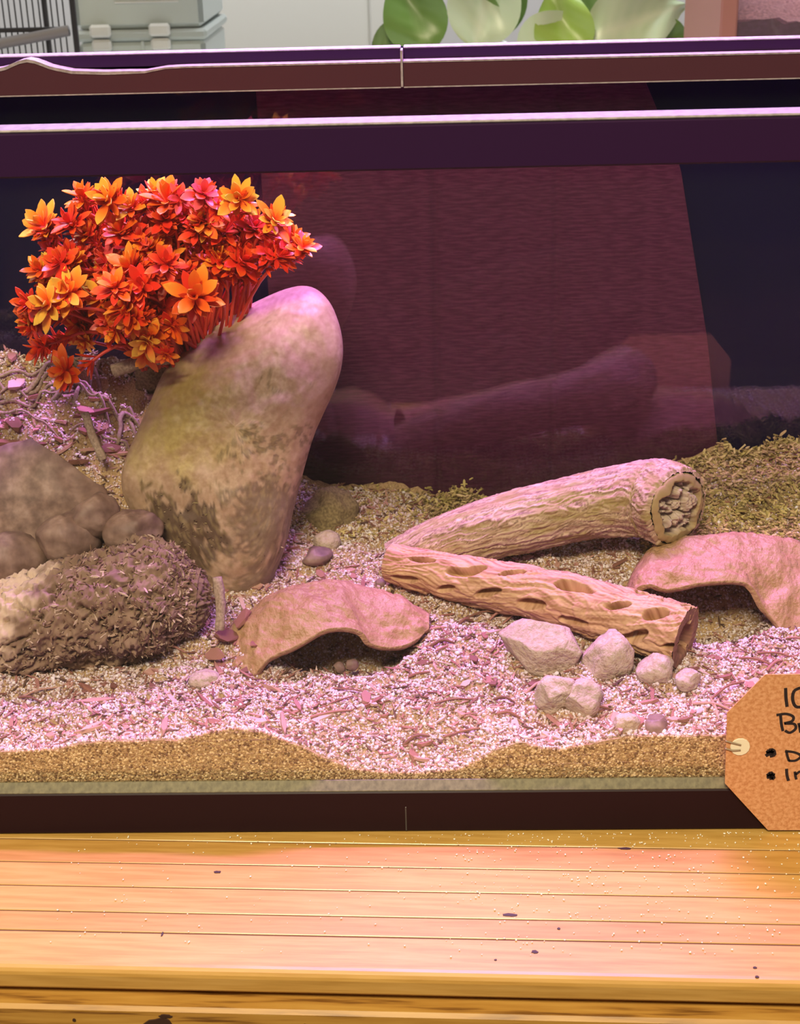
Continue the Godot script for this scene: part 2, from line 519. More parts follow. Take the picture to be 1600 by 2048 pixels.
func build_table():
	var t := thing("wooden_table", Vector3(0, 0, 0), "golden pine table of narrow planks under the glass tank", "table")
	t.rotation.y = -0.036
	t.position.y = -0.0003
	var zs := [0.1264, 0.0960, 0.0792, 0.0566, 0.0345]
	while zs[-1] > -0.44: zs.append(zs[-1] - 0.0225)
	for i in zs.size() - 1:
		var w: float = zs[i] - zs[i + 1]
		var mesh := cbox(Vector3(1.7, 0.016, w - 0.0011), 0.0003 if i > 0 else 0.0012)
		var front := 0.0
		if i == 0:
			mesh = nosing(1.7, w)
		if i > 0: put(cbox(Vector3(1.7, 0.012, 0.0012), 0.0001), "joint", M.knot_soft, t, Vector3(0, -0.0066, zs[i]))
		put(mesh, "plank", M.planks[i % 3], t, Vector3(0, -0.008, (zs[i] + zs[i + 1]) / 2.0))
	# apron board below the nosing
	box_part(t, "apron", M.apron, Vector3(-0.84, -0.115, 0.112), Vector3(0.84, -0.0200, 0.1335), 0.002)
	box_part(t, "apron", M.apron, Vector3(-0.84, -0.10, -0.44), Vector3(0.84, -0.0165, -0.42), 0.002)
	for sx in [-0.80, 0.80]:
		for sz in [0.085, -0.395]:
			box_part(t, "leg", M.apron, Vector3(sx - 0.03, -0.75, sz - 0.024), Vector3(sx + 0.03, -0.0165, sz + 0.024), 0.003)
	# knots and bruises in the wood: shallow dark discs let into the boards
	for k in [[-0.126, 0.133, 0.0085, 0.0040, true, -0.0305], [-0.113, 0.133, 0.0065, 0.0018, true, -0.0375], [-0.122, 0.133, 0.0035, 0.0012, true, -0.0245], [-0.172, 0.133, 0.0010, 0.0008, true, -0.0285], [-0.047, 0.133, 0.0011, 0.0008, true, -0.0285], [0.088, 0.133, 0.0011, 0.0009, true, -0.0345], [0.065, 0.133, 0.0, 0.0, true, -0.03]]:
		if k[2] > 0.0: put(disc(k[2], k[3], 0.0006, int(k[0] * 1000)), "knot", M.knot, t, Vector3(k[0], k[5], 0.1336), Vector3(PI / 2, 0, 0))
	for k in [[0.075, 0.106, 0.0018, 0.0012], [-0.108, 0.0418, 0.0022, 0.001], [0.0885, 0.0865, 0.0009, 0.0009], [0.054, 0.113, 0.0008, 0.0006], [-0.129, 0.0975, 0.0006, 0.002], [0.062, 0.0758, 0.004, 0.0012], [0.13, 0.013, 0.004, 0.001], [-0.225, 0.0855, 0.0014, 0.001], [-0.232, 0.098, 0.0008, 0.001], [0.19, 0.115, 0.001, 0.0008], [0.19, 0.122, 0.001, 0.0008]]:
		put(disc(k[2], k[3], 0.00025, int(k[0] * 1000) + 7), "bruise", M.knot, t, Vector3(k[0], 0.0001, k[1]))

# plank with a rounded front edge
func nosing(len_: float, w: float) -> ArrayMesh:
	var prof := []
	for i in 9:
		var a := PI / 2 - PI * i / 8.0
		prof.append(Vector2(w / 2 - 0.005 + 0.005 * cos(a), 0.003 + 0.005 * sin(a) if i < 5 else -0.003 + 0.005 * sin(a)))
	prof.append(Vector2(-w / 2 + 0.0003, -0.008))
	prof.append(Vector2(-w / 2 + 0.0003, 0.0072))
	prof.append(Vector2(-w / 2 + 0.0011, 0.008))
	var P := PackedVector3Array()
	for s in [-1, -1, 1, 1]:
		pass
	for p in prof: P.append(Vector3(-len_ / 2, p.y, p.x))
	for p in prof: P.append(Vector3(len_ / 2, p.y, p.x))
	var n := prof.size()
	var ix := PackedInt32Array()
	for i in n:
		var j := (i + 1) % n
		ix.append_array(PackedInt32Array([i, i + n, j, j, i + n, j + n]))
	for i in range(1, n - 1):
		ix.append_array(PackedInt32Array([0, i, i + 1, n, n + i + 1, n + i]))
	return tri(P, ix, PackedColorArray(), false)

func disc(rx: float, rz: float, h: float, sd: int) -> ArrayMesh:
	var P := PackedVector3Array([Vector3(0, h, 0)])
	var ix := PackedInt32Array()
	for i in 14:
		var a := TAU * i / 14
		var k := 1.0 + (0.0 if sd == -1 else 0.45) * na.get_noise_3d(cos(a) * 1.5 + sd, sin(a) * 1.5, 3.0)
		P.append(Vector3(cos(a) * rx * k, h, sin(a) * rz * k))
		P.append(Vector3(cos(a) * rx * k * 1.05, -h, sin(a) * rz * k * 1.05))
	for i in 14:
		var j := (i + 1) % 14
		ix.append_array(PackedInt32Array([0, 1 + i * 2, 1 + j * 2, 1 + i * 2, 2 + i * 2, 1 + j * 2, 1 + j * 2, 2 + i * 2, 2 + j * 2]))
	return tri(P, ix, PackedColorArray(), false)

# ---------------------------------------------------------------- the tank
func build_tank():
	var t := thing("glass_tank", Vector3.ZERO, "long glass tank with black plastic rims standing on the pine table", "tank")
	var X := 0.455
	# panes
	box_part(t, "front_pane", M.glass, Vector3(-X + .004, 0.012, -0.0115), Vector3(X - .004, 0.412, -0.0065), 0.0003)
	box_part(t, "back_pane", M.glass, Vector3(-X + .004, 0.012, -0.3305), Vector3(X - .004, 0.400, -0.3265), 0.0003)
	box_part(t, "side_pane", M.glass, Vector3(-X + .004, 0.012, -0.326), Vector3(-X + .009, 0.412, -0.012), 0.0003)
	box_part(t, "side_pane", M.glass, Vector3(X - .009, 0.012, -0.326), Vector3(X - .004, 0.412, -0.012), 0.0003)
	box_part(t, "base_pane", M.glass, Vector3(-X + .009, 0.006, -0.326), Vector3(X - .009, 0.012, -0.012), 0.0003)
	# lower frame: face and sloping dusty ledge
	box_part(t, "lower_rim", M.rim_low, Vector3(-X, 0.0, -0.0064), Vector3(X, 0.0290, 0.0), 0.0012)
	box_part(t, "lower_rim", M.rim_low, Vector3(-X, 0.0, -0.337), Vector3(X, 0.0290, -0.331), 0.0012)
	box_part(t, "lower_rim", M.rim_low, Vector3(-X - .003, 0.0, -0.331), Vector3(-X + .003, 0.0290, -0.0064), 0.0012)
	box_part(t, "lower_rim", M.rim_low, Vector3(X - .003, 0.0, -0.331), Vector3(X + .003, 0.0290, -0.0064), 0.0012)
	var L := PackedVector3Array()
	for s in [-1, 1]:
		for p in [Vector2(0.0288, -0.0008), Vector2(0.0292, -0.0009), Vector2(0.0335, -0.0055), Vector2(0.0335, -0.0063), Vector2(0.0288, -0.0063)]:
			L.append(Vector3(s * (X - 0.002), p.x, p.y))
	put(hull_faces(L), "lower_ledge", M.ledge, t)
	box_part(t, "frame_joint", M.silicone, Vector3(-0.0004, 0.001, -0.001), Vector3(0.0004, 0.018, 0.00015), 0.0001)
	# front upper rim
	box_part(t, "upper_rim", M.rim, Vector3(-X, 0.3962, -0.0064), Vector3(X, 0.4185, 0.0), 0.001)
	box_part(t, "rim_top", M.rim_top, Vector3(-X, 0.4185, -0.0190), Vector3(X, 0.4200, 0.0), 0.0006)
	box_part(t, "upper_rim", M.rim, Vector3(-X, 0.4125, -0.0185), Vector3(X, 0.4185, -0.0120), 0.0005)
	# side rims
	for s in [-1, 1]:
		box_part(t, "upper_rim", M.rim, Vector3(s * X - .004, 0.3962, -0.325), Vector3(s * X + .004, 0.4185, -0.019), 0.001)
	# rear rim: two lengths that meet at a joint
	for a in [[-X, -0.0008], [0.0012, X]]:
		box_part(t, "rear_rim", M.rim, Vector3(a[0], 0.3950, -0.3372), Vector3(a[1], 0.4185, -0.3306), 0.0006)
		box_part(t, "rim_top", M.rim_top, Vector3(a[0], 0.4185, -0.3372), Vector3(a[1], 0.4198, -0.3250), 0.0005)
		box_part(t, "rear_rim", M.rim, Vector3(a[0], 0.4105, -0.3262), Vector3(a[1], 0.4185, -0.3250), 0.0003)
		band(t, a[0], a[1])
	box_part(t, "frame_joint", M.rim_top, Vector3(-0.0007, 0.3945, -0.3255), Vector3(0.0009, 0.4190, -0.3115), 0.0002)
	# silicone beads in the corners
	for sx in [-1, 1]:
		for z in [-0.0135, -0.3245]:
			put(tube_mesh([Vector3(sx * (X - .011), 0.013, z), Vector3(sx * (X - .011), 0.2, z), Vector3(sx * (X - .011), 0.41, z)], [.003, .003, .003], 6), "silicone_bead", M.silicone, t)

# brown inner band with a ledge in the lamp-lit pale rim colour; the left length is warped
func band(t, x0: float, x1: float):
	var n := 90
	var wav := [Vector2(-0.46, 0.0), Vector2(-0.292, -0.0008), Vector2(-0.275, 0.0008), Vector2(-0.264, 0.0052), Vector2(-0.258, 0.0062), Vector2(-0.252, 0.0050), Vector2(-0.242, 0.0008), Vector2(-0.228, -0.0022), Vector2(-0.205, -0.0034), Vector2(-0.178, -0.0030), Vector2(-0.163, -0.0004), Vector2(-0.15, 0.0), Vector2(0, 0)]
	var P := PackedVector3Array()
	var Q := PackedVector3Array()
	for i in n + 1:
		var x := lerpf(x0, x1, float(i) / n)
		var w := linear_at(wav, x) if x < 0.0 else 0.0
		var th := 0.0012 + 0.0010 * smoothstep(-0.16, -0.2, x)
		var y := 0.4105 + w
		for p in [Vector2(0.3945, -0.3255), Vector2(0.3945, -0.3125), Vector2(y, -0.3125), Vector2(y, -0.3255)]: P.append(Vector3(x, p.x, p.y))
		for p in [Vector2(y, -0.3252), Vector2(y, -0.3120), Vector2(y + th, -0.3118), Vector2(y + th, -0.3252)]: Q.append(Vector3(x, p.x, p.y))
	put(closed_strip(P, n + 1, 4), "inner_band", M.rim_brown, t)
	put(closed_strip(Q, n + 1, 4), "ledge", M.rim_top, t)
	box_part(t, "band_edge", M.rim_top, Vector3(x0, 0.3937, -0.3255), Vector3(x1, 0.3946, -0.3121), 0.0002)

func closed_strip(P: PackedVector3Array, n: int, k: int) -> ArrayMesh:
	var ix := PackedInt32Array()
	for i in n - 1:
		for j in k:
			var a := i * k + j
			var b := i * k + (j + 1) % k
			ix.append_array(PackedInt32Array([a, b, a + k, b, b + k, a + k]))
	for j in range(1, k - 1):
		ix.append_array(PackedInt32Array([0, j + 1, j]))
		var o := (n - 1) * k
		ix.append_array(PackedInt32Array([o, o + j, o + j + 1]))
	return tri(P, ix, PackedColorArray(), false)

func build_backing():
	# navy sheet, standing on the table behind the tank
	var P := PackedVector3Array()
	var nx := 60
	for r in 2:
		for i in nx + 1:
			var x := lerpf(-0.5, 0.5, float(i) / nx)
			var z := -0.366 + 0.004 * sin(x * 21.0) - 0.0015 * r
			P.append(Vector3(x, 0.001, z))
			P.append(Vector3(x, 0.416, z + 0.006))
	put(sheet_mesh(P, nx + 1), "backing_sheet", M.sheet, null)
	tag(get_child(get_child_count() - 1), "dark navy plastic sheet standing behind the glass tank", "backing sheet")
	# brown cloth hung between sheet and glass, folds pressed in
	var rows_ := 60
	var cols_ := 200
	var F := PackedVector3Array()
	var right_edge := [Vector2(0.0, 0.246), Vector2(0.114, 0.238), Vector2(0.199, 0.2255), Vector2(0.33, 0.1986), Vector2(0.415, 0.160)]
	for side in 2:
		for r in rows_ + 1:
			var y := lerpf(0.002, 0.4155, float(r) / rows_)
			for c in cols_ + 1:
				var x := lerpf(-0.105, linear_at(right_edge, y), float(c) / cols_)
				var z := -0.3440
				z -= 0.0035 * exp(-absf(x - 0.0207) / 0.0016) + 0.0035 * exp(-absf(x - 0.1104) / 0.0020) + 0.002 * exp(-absf(y - 0.30 - (x - .1) * .08) / 0.002) * smoothstep(0.02, 0.05, x) * smoothstep(0.115, 0.10, x)
				z += 0.0022 * na.get_noise_3d(x * 9.0, y * 4.0, 2.0)
				F.append(Vector3(x, y, z - 0.0008 * side))
	var o := put(two_sided(F, rows_ + 1, cols_ + 1), "brown_cloth", M.cloth, null)
	tag(o, "brown woven cloth with pressed folds hanging behind the back glass", "cloth")

func sheet_mesh(P: PackedVector3Array, n: int) -> ArrayMesh:
	var ix := PackedInt32Array()
	for i in n - 1:
		var a := i * 2
		ix.append_array(PackedInt32Array([a, a + 1, a + 2, a + 1, a + 3, a + 2]))
		var b := n * 2 + i * 2
		ix.append_array(PackedInt32Array([b, b + 2, b + 1, b + 1, b + 2, b + 3]))
		ix.append_array(PackedInt32Array([a + 1, b + 1, a + 3, a + 3, b + 1, b + 3]))
	return tri(P, ix, PackedColorArray(), false)

func two_sided(F: PackedVector3Array, r: int, c: int) -> ArrayMesh:
	var ix := PackedInt32Array()
	var o := r * c
	for i in r - 1:
		for j in c - 1:
			var a := i * c + j
			ix.append_array(PackedInt32Array([a, a + c, a + 1, a + 1, a + c, a + c + 1, o + a, o + a + 1, o + a + c, o + a + 1, o + a + c + 1, o + a + c]))
	for i in r - 1:
		for j in [0, c - 1]:
			var a: int = i * c + j
			ix.append_array(PackedInt32Array([a, a + c, o + a, o + a, a + c, o + a + c]))
	for j in c - 1:
		for i in [0, r - 1]:
			var a: int = i * c + j
			ix.append_array(PackedInt32Array([a, a + 1, o + a, o + a, a + 1, o + a + 1]))
	return tri(F, ix)

# ---------------------------------------------------------------- sand, grains, litter
func build_sand():
	var x0 := -0.444
	var x1 := 0.444
	var nx := 400
	var nz := 150
	var P := PackedVector3Array()
	for r in nz + 1:
		var z := lerpf(-0.326, -0.0122, float(r) / nz)
		for c in nx + 1:
			var x := lerpf(x0, x1, float(c) / nx)
			P.append(Vector3(x, ground(x, z), z))
	# skirts: front, back, sides
	var top := grid(P, nz + 1, nx + 1)
	var st := SurfaceTool.new()
	st.begin(Mesh.PRIMITIVE_TRIANGLES)
	st.append_from(top, 0, Transform3D.IDENTITY)
	for zf in [0, 1]:
		var z: float = [-0.326, -0.0122][zf]
		var F := PackedVector3Array()
		for r in 2:
			for c in nx + 1:
				var x := lerpf(x0, x1, float(c) / nx)
				F.append(Vector3(x, ground(x, z) if r == 0 else 0.0122, z))
		st.append_from(grid(F, 2, nx + 1, false, zf == 0), 0, Transform3D.IDENTITY)
	for xf in [0, 1]:
		var x: float = [x0, x1][xf]
		var F := PackedVector3Array()
		for r in 2:
			for c in nz + 1:
				var z := lerpf(-0.326, -0.0122, float(c) / nz)
				F.append(Vector3(x, ground(x, z) if r == 0 else 0.0122, z))
		st.append_from(grid(F, 2, nz + 1, false, xf == 1), 0, Transform3D.IDENTITY)
	var o := put(st.commit(), "sand_bed", M.sand)
	tag(o, "deep bed of tan sand filling the bottom of the glass tank", "sand", "", "stuff")
	# loose grains lying on the bed
	var gm := rock_mesh(Vector3(1, .7, .85), 5, 5, 0.25, 0.0, 4, 6)
	var pale := [Color(.66, .56, .53), Color(.72, .65, .63), Color(.56, .44, .39), Color(.46, .33, .27), Color(.62, .50, .47), Color(.22, .12, .085), Color(.78, .73, .72)]
	var list := []
	var tint := []
	for i in 120000:
		var z := -0.0135 - 0.30 * pow(rng.randf(), 1.15)
		var half := 0.26 + (-z) * 0.19
		var x := rng.randf_range(-half, half) if i % 5 else rng.randf_range(-.44, .44)
		var s := rng.randf_range(0.00045, 0.00115) * (1.8 if rng.randf() < 0.06 else 1.0)
		var b := Basis.from_euler(Vector3(rng.randf() * TAU, rng.randf() * TAU, rng.randf() * TAU)).scaled(Vector3(s, s, s))
		list.append(Transform3D(b, on_ground(x, z, s * 0.25)))
		var col: Color = pale[rng.randi() % pale.size()]
		tint.append(col)
	many("sand_grains", gm, M.grain, list, tint, "loose pale sand grains scattered over the sand bed", "sand")
	# browner grains pressed against the front pane
	var brown := [Color(.32, .19, .08), Color(.42, .27, .12), Color(.58, .41, .20), Color(.13, .065, .025), Color(.68, .52, .30)]
	list = []
	tint = []
	for i in 16000:
		var x := rng.randf_range(-0.27, 0.27)
		var y := lerpf(0.030, linear_at(front_line, x), rng.randf())
		var s := rng.randf_range(0.0005, 0.0016)
		var b := Basis.from_euler(Vector3(rng.randf() * TAU, rng.randf() * TAU, rng.randf() * TAU)).scaled(Vector3(s, s, s))
		list.append(Transform3D(b, Vector3(x, y, -0.0127)))
		tint.append(brown[rng.randi() % brown.size()])
	many("brown_sand", gm, M.grain, list, tint, "brown sand pressed against the front pane", "sand")

func many(called, mesh, mat, list, tint, label, category, parent = null):
	var mm := MultiMesh.new()
	mm.transform_format = MultiMesh.TRANSFORM_3D
	mm.use_colors = true
	mm.mesh = mesh
	mm.instance_count = list.size()
	for i in list.size():
		mm.set_instance_transform(i, list[i])
		mm.set_instance_color(i, tint[i])
	var o := MultiMeshInstance3D.new()
	o.name = called if parent else numbered(called)
	o.multimesh = mm
	o.material_override = mat
	(parent if parent else self).add_child(o, true)
	tag(o, label, category, "", "stuff")

# ---------------------------------------------------------------- stones
func stone(called, mesh, mat, px: Vector3, rot: Vector3, label, category = "stone", group = ""):
	var o := put(mesh, called, mat, null, px, rot)
	tag(o, label, category, group)
	return o

func build_rocks():
	build_big_rock()
	# stones in front of the root mound
	stone("flat_stone", rock_mesh(Vector3(.050, .046, .020), 31, 1, .0045, .0003, 44, 70), M.stone, Vector3(-.256, .136, -.190), Vector3(-.35, .1, .12), "large smooth brown stone leaning on the root mound")
	stone("round_stone", rock_mesh(Vector3(.021, .019, .017), 32, 2, .003, .0004), M.stone, Vector3(-.227, .126, -.156), Vector3(.2, .3, 0), "smooth round pale brown stone behind the dirty log")
	stone("round_stone", rock_mesh(Vector3(.018, .016, .016), 33, 2, .003, .0005), M.stone, Vector3(-.211, .139, -.166), Vector3(0, .9, 0), "small rounded speckled stone between two brown stones and the big rock")
	stone("round_stone", rock_mesh(Vector3(.020, .014, .016), 34, 2, .003, .0004), M.stone, Vector3(-.184, .130, -.160), Vector3(0, .2, .1), "low brown stone touching the foot of the tall rock")
	stone("round_stone", rock_mesh(Vector3(.026, .022, .018), 35, 2, .004, .0005), M.stone, Vector3(-.264, .112, -.150), Vector3(.1, .5, 0), "brown stone half hidden by the pale end of the dirty log")
	# mossy lump behind the first hide
	stone("mossy_stone", rock_mesh(Vector3(.026, .024, .020), 41, 4, .006, .0014), M.mossy, Vector3(-.064, .086, -.272), Vector3(0, .4, 0), "olive moss covered stone in the shade beside the tall rock")
	# pale stones by the cactus wood
	stone("limestone", rock_mesh(Vector3(.0310, .0190, .0205), 52, 14, .003, .0007, 36, 56, .85), M.pale_stone, Vector3(.088, .0745, -.096), Vector3(.12, -.15, -.22), "largest flat pale stone in front of the cactus wood")
	stone("limestone", rock_mesh(Vector3(.0100, .0055, .0075), 53, 6, .001, .0003), M.pale_stone, Vector3(.1225, .0735, -.118), Vector3(0, .3, -.08), "small flat white stone touching the cactus wood")
	stone("limestone", rock_mesh(Vector3(.0205, .0180, .0165), 54, 14, .0025, .0007), M.pale_stone, Vector3(.1290, .0715, -.084), Vector3(.1, .5, .1), "blocky pale stone beside the largest flat pale stone")
	stone("limestone", rock_mesh(Vector3(.0180, .0125, .0140), 55, 12, .002, .0008), M.pale_stone, Vector3(.1440, .0735, -.104), Vector3(0, 1.1, -.2), "rough pale stone between the blocky stone and the cactus wood")
	stone("limestone", rock_mesh(Vector3(.0140, .0130, .012), 56, 11, .002, .0006), M.pale_stone, Vector3(.0930, .0655, -.050), Vector3(.2, .2, .5), "pink stone lying against its twin before the flat pale stone", "stone", "")
	stone("limestone", rock_mesh(Vector3(.0150, .0138, .012), 57, 11, .002, .0006), M.pale_stone, Vector3(.1085, .0645, -.046), Vector3(.1, .9, -.3), "wider pink stone of the touching pair below the blocky stone")
	stone("limestone", rock_mesh(Vector3(.0135, .0098, .0105), 58, 10, .0018, .0006), M.pale_stone, Vector3(.1570, .0705, -.070), Vector3(0, .2, .1), "small rough pale stone beyond the blocky stone, before the cut end")
	stone("limestone", rock_mesh(Vector3(.0080, .0078, .007), 59, 7, .001, .0003), M.pale_stone, Vector3(.1745, .0685, -.060), Vector3(0, .2, .1), "little round pale pebble before the cut end of the cactus wood")
	stone("limestone", rock_mesh(Vector3(.0085, .0072, .007), 60, 10, .001, .0002), M.pale_stone, Vector3(.1325, .0615, -.022), Vector3(.3, .2, .3), "small angular white stone close to the front glass")
	stone("limestone", rock_mesh(Vector3(.0085, .006, .007), 61, 5, .001, .0003), M.stone, Vector3(.1500, .0600, -.022), Vector3(.3, 1.2, .3), "small reddish stone beside the angular white stone")
	stone("pebble", rock_mesh(Vector3(.0100, .0055, .008), 62, 4, .001, .0003), M.pale_stone, on_ground(-.128, -.072, .003), Vector3(0, .2, .1), "flat pinkish pebble on the sand left bare between log and hide")
	stone("pebble", rock_mesh(Vector3(.0042, .004, .0035), 63, 2, .0004), M.stone, Vector3(-.044, .0585, -.098), Vector3.ZERO, "tiny tan pebble in the mouth of the arched hide", "pebble", "pebbles in the hide mouth")
	stone("pebble", rock_mesh(Vector3(.0045, .0042, .0038), 64, 2, .0004), M.stone, Vector3(-.036, .0600, -.099), Vector3.ZERO, "tiny tan pebble in the mouth of the arched hide", "pebble", "pebbles in the hide mouth")
	stone("pebble", rock_mesh(Vector3(.0100, .009, .009), 65, 4, .001, .0004), M.pale_stone, on_ground(-.060, -.232, .004), Vector3.ZERO, "round pinkish pebble at the foot of the mossy stone")
	stone("pebble", rock_mesh(Vector3(.0120, .006, .009), 66, 5, .001, .0004), M.stone, on_ground(-.066, -.212, .002), Vector3(0, .6, 0), "flat mauve pebble below the round pinkish pebble")
	stone("pebble", rock_mesh(Vector3(.0040, .0035, .004), 67, 2, .0004), M.stone, on_ground(-.020, -.188, .002), Vector3.ZERO, "tiny dark pebble on bare sand behind the arched hide")

func build_big_rock():
	var o := [-0.0933, 0.0626, -0.0841, 0.0841, -0.0690, 0.1180, -0.0550, 0.1505, -0.0260, 0.1765, 0.0085, 0.1950, 0.0360, 0.2035, 0.0545, 0.1985, 0.0653, 0.1761, 0.0699, 0.1566, 0.0675, 0.1371, 0.0582, 0.1177, 0.0469, 0.0929, 0.0381, 0.0643, 0.0296, 0.0357, 0.0200, -0.0042, 0.0000, -0.0320, -0.0266, -0.0300, -0.0459, -0.0051, -0.0659, 0.0157, -0.0851, 0.0395]
	var poly := []
	for i in range(0, o.size(), 2): poly.append(Vector2(o[i], o[i + 1]))
	var mid := Vector2(-0.004, 0.100)
	var nA := 200
	var nS := 64
	var R := []
	for j in nA:
		var d := Vector2.from_angle(TAU * j / nA)
		var best := 0.0
		for i in poly.size():
			var hit = Geometry2D.segment_intersects_segment(mid, mid + d, poly[i], poly[(i + 1) % poly.size()])
			if hit != null: best = maxf(best, (hit - mid).length())
		R.append(best)
	var S := []
	for j in nA:
		var s := 0.0
		for k in range(-5, 6): s += R[(j + k + nA) % nA]
		S.append(s / 11.0 * 1.01)
	var P := PackedVector3Array()
	var C := PackedColorArray()
	var facet := Vector3(-0.36, 0.66, 0.66).normalized()
	var lower := Vector3(-0.55, -0.45, 0.70).normalized()
	for i in 2 * nS + 1:
		var q := -1.0 + float(i) / nS           # -1 back pole, 0 rim, 1 front pole
		var s := cos(q * PI / 2)
		s = pow(s, 0.8)
		var w := signf(q) * pow(absf(sin(q * PI / 2)), 0.9) * 0.036
		for j in nA:
			var a := TAU * j / nA
			var v := Vector3(mid.x + cos(a) * S[j] * s, mid.y + sin(a) * S[j] * s, w)
			var e := v.dot(facet) - 0.1175
			v -= facet * 0.5 * (e + sqrt(e * e + 0.00006)) * 0.97
			e = v.dot(lower) - 0.043
			if e > 0.0: v -= lower * e * 0.8
			v += Vector3(0, 0, signf(q)) * (na.get_noise_3d(v.x * 16, v.y * 16, q) * 0.0045 + nb.get_noise_3d(v.x * 90, v.y * 90, q * 3) * 0.0005)
			P.append(v)
			# stone colour, algae and dirt patches
			var n1 := na.get_noise_3d(v.x * 30, v.y * 30, v.z * 30 + 4)
			var n2 := nb.get_noise_3d(v.x * 130, v.y * 130, v.z * 60)
			var col := Color(.45, .30, .20).lerp(Color(.56, .41, .29), clampf(n1 * 1.2 + .5, 0, 1))
			var g := clampf(1.3 - Vector2((v.x + .040) / .050, (v.y - .105) / .040).length() + n1 * .9 + n2 * .3, 0, 1)
			col = col.lerp(Color(.42, .33, .075), g * .8)
			var dirt := smoothstep(.42, .56, 1.0 - Vector2((v.x + .052) / .075, (v.y - .020) / .062).length() + n1 * .5 + n2 * .3)
			dirt = maxf(dirt, .75 * smoothstep(.35, .6, 1.0 - Vector2((v.x - .020) / .060, (v.y - .020) / .110).length() * .9 + n1 * .7 + n2 * .55))
			col = col.lerp(Color(.075, .042, .026) if n2 < .25 else Color(.20, .145, .07), dirt * .85)
			C.append(col)
	var mesh := grid(P, 2 * nS + 1, nA, true, true, C)
	var r := put(mesh, "tall_rock", M.big_rock, null, Vector3(-0.1104, 0.0912, -0.1858), Vector3(-deg_to_rad(20), 0, 0))
	r.scale = Vector3.ONE * 0.965
	tag(r, "tall smooth tan rock standing upright and leaning back, dirt at its foot", "rock")
	var cl := []
	var ct := []
	var cg := RandomNumberGenerator.new()
	cg.seed = 505
	var crumb := chip_mesh(141)
	for i in 9000:
		var k := cg.randi() % P.size()
		if C[k].get_luminance() > .16 or P[k].z < .0: continue
		var sc := cg.randf_range(.0003, .0012)
		cl.append(Transform3D(Basis.from_euler(Vector3(cg.randf() * TAU, cg.randf() * TAU, cg.randf() * TAU)).scaled_local(Vector3(sc * cg.randf_range(1, 3), sc, sc)), P[k]))
		ct.append([Color(.08, .045, .028), Color(.16, .10, .055), Color(.26, .20, .09), Color(.40, .31, .18)][cg.randi() % 4])
	many("dirt_crumbs", crumb, M.bark, cl, ct, "", "", r)

# ---------------------------------------------------------------- wood
# swept log: f(th, t) gives a factor on the radius, col(th, t, p) its colour
func log_mesh(path: Array, rad: Array, nt: int, nth: int, f: Callable, col: Callable, ends := true) -> ArrayMesh:
	var P := PackedVector3Array()
	var C := PackedColorArray()
	var u := Vector3.ZERO
	var base := []
	for i in nt:
		var t := float(i) / (nt - 1)
		var p: Vector3 = along(path, t)
		var d: Vector3 = (along(path, minf(t + .01, 1)) - along(path, maxf(t - .01, 0))).normalized()
		if i == 0: u = Vector3.UP.cross(d).normalized()
		u = (u - d * u.dot(d)).normalized()
		var w := d.cross(u)
		var r: float = along(rad, t)
		for j in nth:
			var th := TAU * j / nth
			var q: Vector3 = p + (u * cos(th) + w * sin(th)) * r * f.call(th, t)
			P.append(q)
			C.append(col.call(th, t, q))
	return grid(P, nt, nth, true, true, C)

